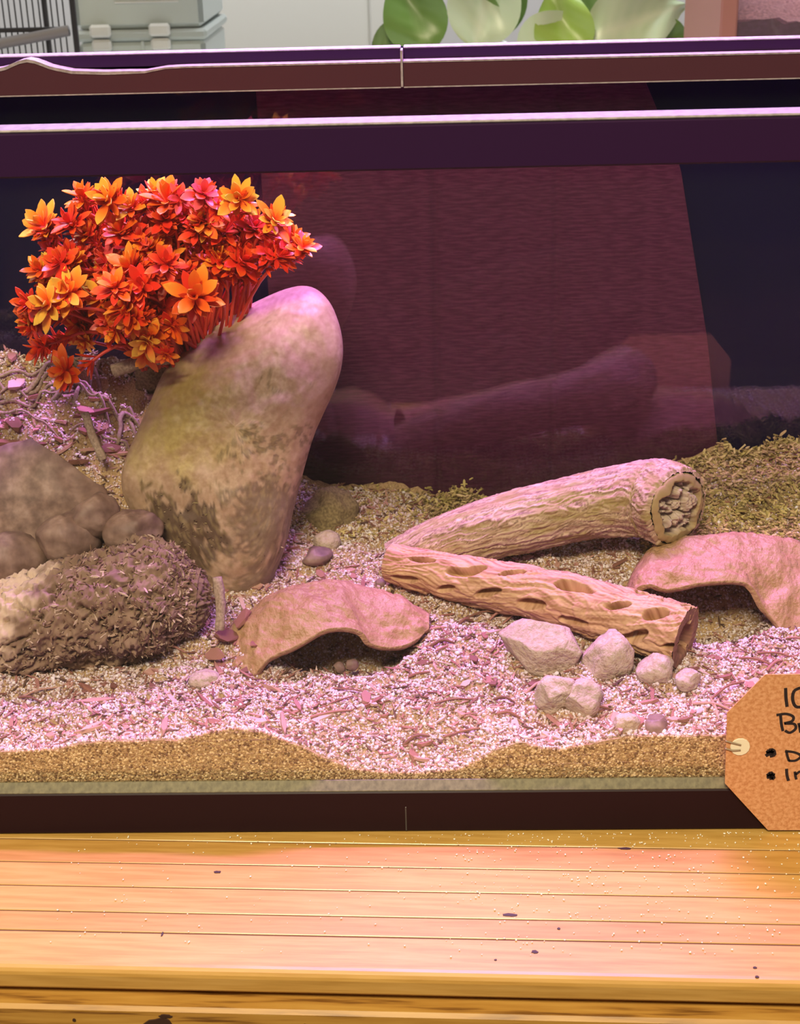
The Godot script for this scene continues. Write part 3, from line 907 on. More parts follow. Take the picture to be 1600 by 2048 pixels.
func build_wood():
	# driftwood log with a cracked end
	var lg := thing("driftwood_log", Vector3.ZERO, "thick pale driftwood log with a cracked crumbling end, lying above the cactus wood", "log")
	var path := [Vector3(-0.012, .080, -.208), Vector3(.025, .094, -.212), Vector3(.072, .107, -.216), Vector3(.125, .118, -.218), Vector3(.166, .127, -.208), Vector3(.1835, .1305, -.186)]
	var rad := [.0150, .0200, .0222, .0232, .0268, .0280]
	var grain := func(th: float, t: float):
		var sw := na.get_noise_3d(cos(th) * 1.2, sin(th) * 1.2, t * 5.0) * 1.4
		var k: float = 1.0 + 0.055 * nb.get_noise_3d(cos(th + sw * .3) * 9.0, sin(th + sw * .3) * 9.0, t * 3.0 + sw) + 0.10 * na.get_noise_3d(cos(th) * .8, sin(th) * .8, t * 3.0 + 7.0)
		return k * (1.0 - 0.10 * smoothstep(.985, 1.0, t))
	var gcol := func(th: float, t: float, _q: Vector3):
		var sw := na.get_noise_3d(cos(th) * 1.2, sin(th) * 1.2, t * 5.0) * 1.4
		var g := nb.get_noise_3d(cos(th + sw * .3) * 10.0, sin(th + sw * .3) * 10.0, t * 3.0 + sw)
		var m := na.get_noise_3d(cos(th) * 2.0, sin(th) * 2.0, t * 7.0)
		var g2 := nb.get_noise_3d(cos(th + sw * .35) * 24.0, sin(th + sw * .35) * 24.0, t * 4.0 + sw * 2.0)
		var c := Color(.30, .19, .10).lerp(Color(.58, .45, .30), clampf(g * 1.1 + .55, 0, 1))
		c = c.lerp(Color(.15, .08, .045), smoothstep(.12, .42, g2) * .75)
		c = c.lerp(Color(.30, .24, .06), clampf(m * 1.6 + .1, 0, .65))
		return c
	put(log_mesh(path, rad, 260, 220, grain, gcol), "trunk", M.log, lg)
	# rim and crumbled heart of its end
	var ax: Vector3 = (path[5] - path[4]).normalized()
	var faceu := Vector3.UP.cross(ax).normalized()
	var facew := ax.cross(faceu)
	var P := PackedVector3Array()
	var C := PackedColorArray()
	var nr := 40
	for i in nr + 1:
		var s := 1.0 - float(i) / nr
		for j in 90:
			var th := TAU * j / 90
			var rr: float = .0274 * s * grain.call(th, 1.0)
			var q := Vector2(cos(th), sin(th)) * s
			var wq := q + Vector2(na.get_noise_2d(q.x * 2.0, q.y * 2.0), na.get_noise_2d(q.x * 2.0 + 7.0, q.y * 2.0)) * .22
			var cell := nc.get_noise_2d(wq.x * 2.0, wq.y * 2.5 + 9.0)
			var edge := .74 + .16 * na.get_noise_2d(cos(th) * 1.3 + 3.0, sin(th) * 1.3) + .06 * sin(th * 5.0)
			var inside := smoothstep(edge + .06, edge - .05, s)
			var dz := .0052 * sqrt(maxf(0, 1 - s * s)) * (1.0 - inside)
			dz += inside * (-.002 + .0065 * clampf(cell + 1.0, 0, .5) * 2.0 - .0052 * smoothstep(-.82, -.97, cell) + nb.get_noise_2d(q.x * 9, q.y * 9) * .0012)
			dz -= .004 * smoothstep(edge + .02, edge - .03, s) * smoothstep(edge - .16, edge - .09, s)
			P.append(path[5] + (faceu * cos(th) + facew * sin(th)) * rr + ax * (dz - .0006))
			C.append(Color(.33, .24, .10).lerp(Color(.52, .42, .34), inside * clampf(.75 + nb.get_noise_2d(q.x * 14, q.y * 14) * .6, 0, 1)))
	put(grid(P, nr + 1, 90, true, true, C), "cracked_end", M.log, lg)
	# cactus skeleton (cholla) with slots
	var ch := thing("cactus_wood", Vector3.ZERO, "ribbed tan cactus wood tube pierced by rows of slots, lying across the sand", "cactus wood")
	var cp := [Vector3(-.0125, .0895, -.190), Vector3(.035, .0885, -.166), Vector3(.085, .0890, -.140), Vector3(.135, .0870, -.113), Vector3(.1765, .0830, -.088)]
	var cr := [.0135, .0160, .0178, .0190, .0205]
	var hole := func(th: float, t: float):
		var best := 0.0
		var L: float = t * 6.6
		for k in 6:
			var a := TAU * k / 6.0
			var row: float = L + (0.5 if k % 2 else 0.0) + 0.5 * na.get_noise_2d(k * 3.3, L * .35)
			var dt: float = (row - roundf(row)) * 2.0
			var id := roundf(row) * 7.0 + k
			var da := wrapf(th - a + 0.20 * sin(L * 1.7 + k) + dt * .26, -PI, PI)
			var e: float = pow(dt / (.66 + .14 * sin(id * 2.1)), 2) + pow(da / (.20 + .06 * sin(id * 1.3)), 2)
			best = maxf(best, smoothstep(1.0, .35, e))
		return best
	var cf := func(th: float, t: float):
		var h: float = hole.call(th, t)
		var sw: float = .30 * sin(t * 15.0 + th * 2.0) + .25 * na.get_noise_2d(t * 7.0, th)
		var rib := nb.get_noise_3d(cos(th + sw) * 5.0, sin(th + sw) * 5.0, t * 4.0)
		return (1.0 + .085 * rib + .08 * na.get_noise_3d(cos(th) * 1.3, sin(th) * 1.3, t * 8.0)) * (1.0 - .56 * h) * (1.0 + .12 * smoothstep(0.0, .8, h) * smoothstep(.8, 0.0, h) * 4.0)
	var cc := func(th: float, t: float, _q: Vector3):
		var sw := .22 * sin(t * 18.0 + th * 2.0)
		var g := nb.get_noise_3d(cos(th + sw) * 9.0, sin(th + sw) * 9.0, t * 6.0)
		var c := Color(.32, .16, .065).lerp(Color(.62, .40, .22), clampf(g * 1.1 + .6, 0, 1))
		return c
	put(log_mesh(cp, cr, 360, 150, cf, cc), "ribbed_tube", M.log, ch)
	var cax: Vector3 = (cp[4] - cp[3]).normalized()
	for e in [[cp[4], cax, .0200, 1.0], [cp[0], -(cp[1] - cp[0]).normalized(), .0130, 0.0]]:
		var a2: Vector3 = e[1]
		var u2 := Vector3.UP.cross(a2).normalized()
		var w2 := a2.cross(u2)
		var Q := PackedVector3Array()
		var D := PackedColorArray()
		for i in 13:
			var s := 1.0 - i / 12.0
			for j in 60:
				var th := TAU * j / 60
				var cut := -.007 * smoothstep(.62, .42, s) + nb.get_noise_2d(cos(th) * s * 5, sin(th) * s * 5) * .0007
				Q.append(e[0] + (u2 * cos(th) + w2 * sin(th)) * e[2] * s * 1.0 + a2 * cut)
				D.append(Color(.34, .17, .10).lerp(Color(.20, .10, .055), clampf(nb.get_noise_2d(cos(th) * s * 9, sin(th) * s * 9) + .5, 0, 1)))
		put(grid(Q, 13, 60, true, true, D), "cut_end", M.log, ch)
	# dirt-crusted log on the left
	var dl := thing("dirty_log", Vector3.ZERO, "thick driftwood log crusted with brown dirt, its near side pale and bare", "log")
	var dp := [Vector3(-.345, .060, -.114), Vector3(-.285, .073, -.116), Vector3(-.225, .087, -.118), Vector3(-.170, .099, -.120), Vector3(-.135, .097, -.120)]
	var dr := [.030, .033, .036, .038, .031]
	var df := func(th: float, t: float):
		var a := na.get_noise_3d(cos(th) * 1.1, sin(th) * 1.1, t * 4.6)
		var b := nb.get_noise_3d(cos(th) * 2.6, sin(th) * 2.6, t * 15.0)
		var d := nb.get_noise_3d(cos(th) * 8.0, sin(th) * 8.0 + 5.0, t * 46.0)
		var cleft := absf(na.get_noise_3d(cos(th) * 2.0 + 9.0, sin(th) * 2.0, t * 6.0))
		var crust := smoothstep(.16, .30, t + .12 * a - .10 * sin(th))
		return (1.0 + .14 * a + (.10 * b + .055 * d - .14 * smoothstep(.10, .0, cleft)) * lerpf(.25, 1.0, crust)) * (1.0 - .38 * pow(smoothstep(.72, 1.0, t), 2.0))
	var dc := func(th: float, t: float, q: Vector3):
		var n := na.get_noise_3d(q.x * 60, q.y * 60, q.z * 60)
		var f := nb.get_noise_3d(q.x * 240, q.y * 240, q.z * 240)
		var c := Color(.20, .125, .080).lerp(Color(.27, .18, .115), clampf(n * 1.5 + .5, 0, 1))
		var bare := smoothstep(.022, .045, (q.y - .085) - (q.x + .235) * 1.5 + n * .02)
		return c.lerp(Color(.56, .42, .30).lerp(Color(.62, .48, .36), clampf(f + .5, 0, 1)), bare)
	put(log_mesh(dp, dr, 260, 170, df, dc), "trunk", M.dirt_log, dl)
	var cl := []
	var ct := []
	var cg := RandomNumberGenerator.new()
	cg.seed = 404
	var crumb := chip_mesh(131)
	for i in 5200:
		var t := cg.randf_range(.22, .98)
		var th := cg.randf() * TAU
		var c0: Vector3 = along(dp, t)
		var dd: Vector3 = (along(dp, minf(t + .01, 1)) - along(dp, maxf(t - .01, 0))).normalized()
		var uu := Vector3.UP.cross(dd).normalized()
		var q: Vector3 = c0 + (uu * cos(th) + dd.cross(uu) * sin(th)) * along(dr, t) * df.call(th, t)
		if (q.y - .085) - (q.x + .235) * 1.5 > .02: continue
		var sc := cg.randf_range(.0006, .0022)
		cl.append(Transform3D(Basis.from_euler(Vector3(cg.randf() * TAU, cg.randf() * TAU, cg.randf() * TAU)).scaled_local(Vector3(sc * cg.randf_range(1, 2.2), sc, sc)), q))
		ct.append([Color(.10, .05, .03), Color(.22, .13, .08), Color(.36, .25, .16), Color(.50, .38, .28), Color(.16, .085, .05)][cg.randi() % 5])
	many("dirt_crumbs", crumb, M.bark, cl, ct, "", "", dl)
	var dax: Vector3 = (dp[4] - dp[3]).normalized()
	var du := Vector3.UP.cross(dax).normalized()
	var dw := dax.cross(du)
	var E := PackedVector3Array()
	var F := PackedColorArray()
	for i in 17:
		var s := 1.0 - i / 16.0
		for j in 70:
			var th := TAU * j / 70
			var q: Vector3 = dp[4] + (du * cos(th) + dw * sin(th)) * .030 * s * df.call(th, 1.0) + dax * (.006 * (1 - s * s) - .016 * smoothstep(.5, .2, Vector2(cos(th) * s - .3, sin(th) * s + .2).length()) + nb.get_noise_2d(cos(th) * s * 5, sin(th) * s * 5) * .004)
			E.append(q)
			F.append(dc.call(th, 1.0, q))
	put(grid(E, 17, 70, true, true, F), "broken_end", M.dirt_log, dl)
	# sticks
	for s in [[[Vector3(-.1215, .118, -.112), Vector3(-.1195, .102, -.106), Vector3(-.1205, .086, -.100)], .0034, "pale broken stick standing against the end of the dirty log"],
			[[Vector3(-.219, .198, -.206), Vector3(-.214, .184, -.200), Vector3(-.207, .168, -.194)], .0030, "reddish stick standing upright in front of the root mound"],
			[[Vector3(-.200, .222, -.222), Vector3(-.178, .229, -.224), Vector3(-.160, .230, -.228)], .0048, "grey mauve bark stick lying on the root mound under the plant"]]:
		var pts := curve(s[0], 9)
		var rr := []
		for i in 9: rr.append(s[1] * (1.0 + .15 * na.get_noise_2d(i * 1.3, s[1] * 900)))
		var o := put(tube_mesh(pts, rr, 7, true, .3), "stick", M.root)
		tag(o, s[2], "stick")
	# roots of the mound
	var g := RandomNumberGenerator.new()
	g.seed = 91
	for i in 22:
		var x := g.randf_range(-.31, -.160)
		var z := g.randf_range(-.255, -.225)
		var a := g.randf_range(-.9, .9) + (PI if g.randf() < .5 else 0.0)
		var pts := []
		var rr := []
		var n := 12
		for k in n:
			var q := on_ground(x, z)
			var rise := .001 + .005 * sin(PI * k / (n - 1.0)) * (.4 + .6 * fposmod(i * .37, 1.0))
			pts.append(q + Vector3.UP * (rise - (.008 if k == 0 or k == n - 1 else 0.0)))
			rr.append(lerpf(.0019, .0006, float(k) / n) * (.6 + .6 * fposmod(i * .71, 1.0)))
			a += g.randf_range(-.45, .45)
			x += cos(a) * .0065
			z = clampf(z + sin(a) * .0045, -.30, -.222)
		var o := put(tube_mesh(curve(pts, 26), curve(rr, 26), 6, true, .3), "root", M.root)
		tag(o, "thin pale root winding over the mound beneath the plant", "root", "roots on the mound")

# ---------------------------------------------------------------- hides
func build_hide(label: String, F: Array, Cr: Array, drop: Vector3, sd: float):
	var nu := 90
	var nv := 46
	var outer := PackedVector3Array()
	for v in nv + 1:
		var t := float(v) / nv
		for u in nu + 1:
			var s := float(u) / nu
			var f: Vector3 = along(F, s)
			var c: Vector3 = along(Cr, s)
			var b := c + drop
			var m := f.lerp(c, .42) + Vector3(0, .005 * sin(PI * s) + .002, .001)
			var p: Vector3 = along([f, m, c, b], t)
			p += Vector3(0, 1, .4) * (na.get_noise_3d(p.x * 32 + sd, p.y * 32, p.z * 32) * .0055 + nb.get_noise_3d(p.x * 120 + sd, p.y * 120, p.z * 120) * .0014) * smoothstep(0.0, .12, t)
			outer.append(p)
	var cols := nu + 1
	var inner := PackedVector3Array()
	for v in nv + 1:
		for u in cols:
			var p := outer[v * cols + u]
			var pu := outer[v * cols + mini(u + 1, nu)] - outer[v * cols + maxi(u - 1, 0)]
			var pv := outer[mini(v + 1, nv) * cols + u] - outer[maxi(v - 1, 0) * cols + u]
			var n := pu.cross(pv).normalized()
			if n.y < 0 and n.z < 0: n = -n
			inner.append(p - n * .0035)
	var P := PackedVector3Array(outer)
	P.append_array(inner)
	var o := outer.size()
	var ix := PackedInt32Array()
	for v in nv:
		for u in nu:
			var a := v * cols + u
			ix.append_array(PackedInt32Array([a, a + cols, a + 1, a + 1, a + cols, a + cols + 1]))
			ix.append_array(PackedInt32Array([o + a, o + a + 1, o + a + cols, o + a + 1, o + a + cols + 1, o + a + cols]))
	for u in nu:
		ix.append_array(PackedInt32Array([u, u + 1, o + u, o + u, u + 1, o + u + 1]))
		var k := nv * cols + u
		ix.append_array(PackedInt32Array([k, o + k, k + 1, k + 1, o + k, o + k + 1]))
	for v in nv:
		for k in [v * cols, v * cols + nu]:
			ix.append_array(PackedInt32Array([k, o + k, k + cols, k + cols, o + k, o + k + cols]))
	var m := put(tri(P, ix), "arched_hide", M.shell)
	tag(m, label, "hide")

func build_hides():
	build_hide("orange brown arched hide half buried in sand between dirty log and cactus wood",
		[Vector3(-.1120, .0560, -.092), Vector3(-.1010, .0585, -.085), Vector3(-.0957, .0629, -.085), Vector3(-.0875, .0710, -.088), Vector3(-.0682, .0787, -.092), Vector3(-.0521, .0865, -.096), Vector3(-.0395, .0860, -.100), Vector3(-.0286, .0805, -.104), Vector3(-.0225, .0705, -.106), Vector3(-.0098, .0655, -.110), Vector3(.0049, .0664, -.118), Vector3(.0141, .0690, -.130)],
		[Vector3(-.1270, .0640, -.112), Vector3(-.1160, .0760, -.128), Vector3(-.1000, .0870, -.136), Vector3(-.0800, .0935, -.142), Vector3(-.0521, .0950, -.150), Vector3(-.0190, .0870, -.155), Vector3(.0145, .0690, -.156)], Vector3(0, -.030, -.030), 1.0)
	build_hide("orange arched hide with a dark mouth under the cracked end of the driftwood log",
		[Vector3(.1440, .0640, -.140), Vector3(.1500, .0900, -.140), Vector3(.1600, .0965, -.137), Vector3(.1713, .0934, -.135), Vector3(.1923, .0975, -.135), Vector3(.2151, .0983, -.135), Vector3(.2267, .0945, -.134), Vector3(.2341, .0815, -.131), Vector3(.2440, .0690, -.124), Vector3(.2500, .0600, -.116), Vector3(.2640, .0560, -.110), Vector3(.2900, .0580, -.108)],
		[Vector3(.1460, .0640, -.175), Vector3(.1560, .0900, -.180), Vector3(.1760, .1050, -.183), Vector3(.2050, .1110, -.185), Vector3(.2350, .1110, -.184), Vector3(.2680, .1050, -.180), Vector3(.3050, .0800, -.170)], Vector3(0, -.034, -.030), 7.0)

# ---------------------------------------------------------------- the red plant
func leaf_mesh(tip: Color, mid_: Color, base: Color) -> ArrayMesh:
	var P := PackedVector3Array()
	var C := PackedColorArray()
	var nl := 7
	for i in nl:
		var t := float(i) / (nl - 1)
		var w := .175 * pow(sin(PI * clampf(pow(t, 1.35), .015, .985)), .8) + .02
		if i == nl - 1: w = .012
		var y := t
		var lift := .10 * t * t - .06 * t
		for k in 3:
			var s := (k - 1.0)
			P.append(Vector3(s * w, y, lift + .09 * absf(s) * sin(PI * t)))
			C.append(base.lerp(mid_, clampf(t / .55, 0, 1)).lerp(tip, clampf((t - .45) / .5, 0, 1)))
	var n := P.size()
	for i in n:
		P.append(P[i] - Vector3(0, 0, .035))
		C.append(C[i])
	var ix := PackedInt32Array()
	for i in nl - 1:
		for k in 2:
			var a := i * 3 + k
			ix.append_array(PackedInt32Array([a, a + 3, a + 1, a + 1, a + 3, a + 4]))
			ix.append_array(PackedInt32Array([n + a, n + a + 1, n + a + 3, n + a + 1, n + a + 4, n + a + 3]))
		var l := i * 3
		ix.append_array(PackedInt32Array([l, n + l, l + 3, l + 3, n + l, n + l + 3, l + 2, l + 5, n + l + 2, l + 5, n + l + 5, n + l + 2]))
	return tri(P, ix, C)

func build_plant():
	var g := RandomNumberGenerator.new()
	g.seed = 19
	var Y := Color(.98, .62, .07)
	var O := Color(.95, .20, .012)
	var R := Color(.85, .045, .018)
	var K := Color(.90, .14, .16)
	var D := Color(.62, .015, .02)
	var kinds := [[leaf_mesh(Y, Y.lerp(O, .3), O.lerp(R, .4)), leaf_mesh(Y.lerp(O, .25), O, R)], [leaf_mesh(Y.lerp(O, .5), O, R), leaf_mesh(O, O.lerp(R, .5), R)],
		[leaf_mesh(O.lerp(R, .4), R, D), leaf_mesh(R, R, D)], [leaf_mesh(K, K.lerp(R, .4), D), leaf_mesh(K.lerp(O, .4), R, D)]]
	var needle := leaf_mesh(O.lerp(R, .6), R, D)
	var spots := [[-0.238, 0.328, -0.218, 0.0148, 0], [-0.209, 0.346, -0.223, 0.0129, 1], [-0.192, 0.343, -0.211, 0.0142, 0], [-0.187, 0.323, -0.221, 0.0142, 1], [-0.154, 0.343, -0.224, 0.0148, 1], [-0.170, 0.338, -0.227, 0.0109, 3], [-0.125, 0.348, -0.206, 0.0122, 3], [-0.103, 0.344, -0.195, 0.0129, 0], [-0.078, 0.332, -0.196, 0.0129, 0], [-0.069, 0.315, -0.218, 0.0116, 1], [-0.062, 0.312, -0.206, 0.0109, 1], [-0.131, 0.329, -0.216, 0.0122, 1], [-0.121, 0.301, -0.220, 0.0129, 1], [-0.145, 0.314, -0.239, 0.0122, 2], [-0.166, 0.310, -0.218, 0.0116, 1], [-0.150, 0.307, -0.189, 0.0122, 2], [-0.102, 0.303, -0.210, 0.0129, 2], [-0.086, 0.307, -0.211, 0.0109, 2], [-0.133, 0.286, -0.178, 0.0180, 1], [-0.180, 0.302, -0.202, 0.0142, 1], [-0.209, 0.301, -0.231, 0.0129, 2], [-0.185, 0.294, -0.185, 0.0129, 1], [-0.216, 0.291, -0.181, 0.0148, 0], [-0.230, 0.284, -0.176, 0.0142, 0], [-0.246, 0.280, -0.191, 0.0109, 2], [-0.201, 0.282, -0.207, 0.0142, 0], [-0.184, 0.280, -0.186, 0.0142, 1], [-0.177, 0.269, -0.183, 0.0122, 1], [-0.170, 0.250, -0.190, 0.0129, 0], [-0.222, 0.260, -0.219, 0.0135, 2], [-0.250, 0.258, -0.207, 0.0122, 2], [-0.242, 0.241, -0.222, 0.0129, 2], [-0.224, 0.239, -0.173, 0.0142, 1], [-0.170, 0.290, -0.191, 0.0122, 2], [-0.116, 0.321, -0.221, 0.0122, 2], [-0.099, 0.317, -0.231, 0.0116, 2], [-0.077, 0.306, -0.207, 0.0109, 2], [-0.155, 0.329, -0.220, 0.0122, 2], [-0.217, 0.331, -0.208, 0.0122, 2], [-0.223, 0.307, -0.192, 0.0129, 2], [-0.197, 0.258, -0.206, 0.0122, 2], [-0.158, 0.241, -0.193, 0.0071, 1], [-0.142, 0.340, -0.219, 0.0103, 3], [-0.116, 0.339, -0.210, 0.0109, 1], [-0.171, 0.322, -0.237, 0.0116, 3], [-0.207, 0.321, -0.231, 0.0116, 2], [-0.244, 0.247, -0.193, 0.0109, 2], [-0.153, 0.284, -0.224, 0.0109, 2]]
	for i in 84:
		var up := i % 2 == 0
		var q := Vector3(g.randfn(), g.randfn(), g.randfn()).limit_length(1.6) * .70
		var cpt := Vector3(-.152, .314, -.232) + q * Vector3(.080, .028, .016) if up else Vector3(-.200, .272, -.208) + q * Vector3(.048, .036, .014)
		spots.append([cpt.x, cpt.y, cpt.z, g.randf_range(.0085, .0120), [2, 1, 2, 3, 1, 1, 0][i % 7]])
	var order := range(spots.size())
	order.sort_custom(func(a, b): return spots[a][3] + spots[a][2] * .15 > spots[b][3] + spots[b][2] * .15)
	var p := thing("plastic_plant", Vector3(-.150, .215, -.250), "bushy red plastic plant with yellow tipped leaf rosettes behind the tall rock", "plant")
	var mid := Vector3(-.155, .270, -.235)
	var rest := SurfaceTool.new()
	rest.begin(Mesh.PRIMITIVE_TRIANGLES)
	var single := 0
	var roots := [Vector3(-.128, .232, -.258), Vector3(-.168, .222, -.240), Vector3(-.150, .226, -.250)]
	for oi in order:
		var s = spots[oi]
		var c := Vector3(s[0], s[1], s[2])
		var size: float = s[3] * 1.06
		var base: Vector3 = roots[0] if c.x > -.14 else roots[1] if c.y < .29 else roots[2]
		base += Vector3(g.randf_range(-.016, .016), g.randf_range(-.004, .004), g.randf_range(-.008, .012))
		var axis := ((c - mid).normalized() + Vector3(0, .55, .55)).normalized()
		if c.y < .265: axis = ((c - mid).normalized() + Vector3(0, .1, .75)).normalized()
		axis = (axis + Vector3(g.randfn(), g.randfn(), g.randfn()) * .18).normalized()
		var foot := c - axis * size * .55
		var bend := base.lerp(foot, .5) + Vector3(0, .014, 0) + Vector3(g.randfn(), g.randfn(), g.randfn()) * .005
		var path := [base, bend, foot - axis * .010, foot]
		var pts := curve(path, 14)
		var rr := []
		for i in 14: rr.append(lerpf(.0014, .0008, i / 13.0))
		var rel := []
		for q in pts: rel.append(q - p.position)
		var stem := put(tube_mesh(rel, rr, 6), "stem", M.stem, p)
		var ux := axis.cross(Vector3(.3, .2, .9)).normalized()
		var uy := axis.cross(ux)
		var nl := 17
		for i in nl:
			var ring := 0 if i < 4 else 1 if i < 9 else 2
			var a: float = TAU * (i / 4.0 if ring == 0 else (i - 4) / 5.0 + .1 if ring == 1 else (i - 9) / 8.0 + .05) + g.randf_range(-.25, .25)
			var out: float = [.45, .95, 1.40][ring] + g.randf_range(-.28, .28)
			var side := ux * cos(a) + uy * sin(a)
			var dir := (axis * cos(out) + side * sin(out)).normalized()
			var len_: float = size * [.80, 1.0, 1.02][ring] * g.randf_range(.75, 1.3)
			var zz := (axis - dir * axis.dot(dir)).normalized()
			var xx := dir.cross(zz)
			var wd := g.randf_range(.85, 1.15)
			var tr := Transform3D(Basis(xx * len_ * wd, dir * len_, zz * len_), foot + axis * size * [.22, .12, 0.0][ring] - p.position)
			var kind: int = s[4]
			if ring == 2 and kind < 2 and g.randf() < .6: kind = 1 if kind == 0 else 2
			var mesh: ArrayMesh = kinds[kind][g.randi() % 2]
			if single < 300 and (ring < 2 or single % 2 == 0):
				single += 1
				var o := put(mesh, "leaf", M.plant, stem)
				o.transform = tr
			else:
				rest.append_from(mesh, 0, tr)
		# narrow leaves down the stem
		for i in 30:
			var k := g.randf_range(.50, .99)
			var q: Vector3 = along(path, k)
			var t: Vector3 = (along(path, minf(k + .05, 1)) - q + Vector3(1e-5, 0, 0)).normalized()
			var side := t.cross(Vector3(g.randfn(), g.randfn(), g.randfn()).normalized()).normalized()
			var dir := (t * .9 + side).normalized()
			var zz := (t - dir * t.dot(dir)).normalized()
			var len_ := size * g.randf_range(.7, 1.05)
			rest.append_from(needle, 0, Transform3D(Basis(dir.cross(zz) * len_ * .5, dir * len_, zz * len_), q - p.position))
	var ro := put(rest.commit(), "foliage", M.plant, p)
	ro.set_meta("kind", "stuff")
	put(rock_mesh(Vector3(.036, .020, .018), 88, 3, .008, .002), "root_plug", M.mossy, p, Vector3(-.02, -.010, -.024))

# ---------------------------------------------------------------- bark, twigs, moss
func chip_mesh(sd: int) -> ArrayMesh:
	var g := RandomNumberGenerator.new()
	g.seed = sd
	var P := PackedVector3Array()
	for s in [-1, 1]:
		for i in 6:
			var a := TAU * i / 6.0 + g.randf_range(-.3, .3)
			P.append(Vector3(cos(a) * g.randf_range(.7, 1.0), s * g.randf_range(.10, .2), sin(a) * g.randf_range(.32, .55)))
	return hull_faces(P)

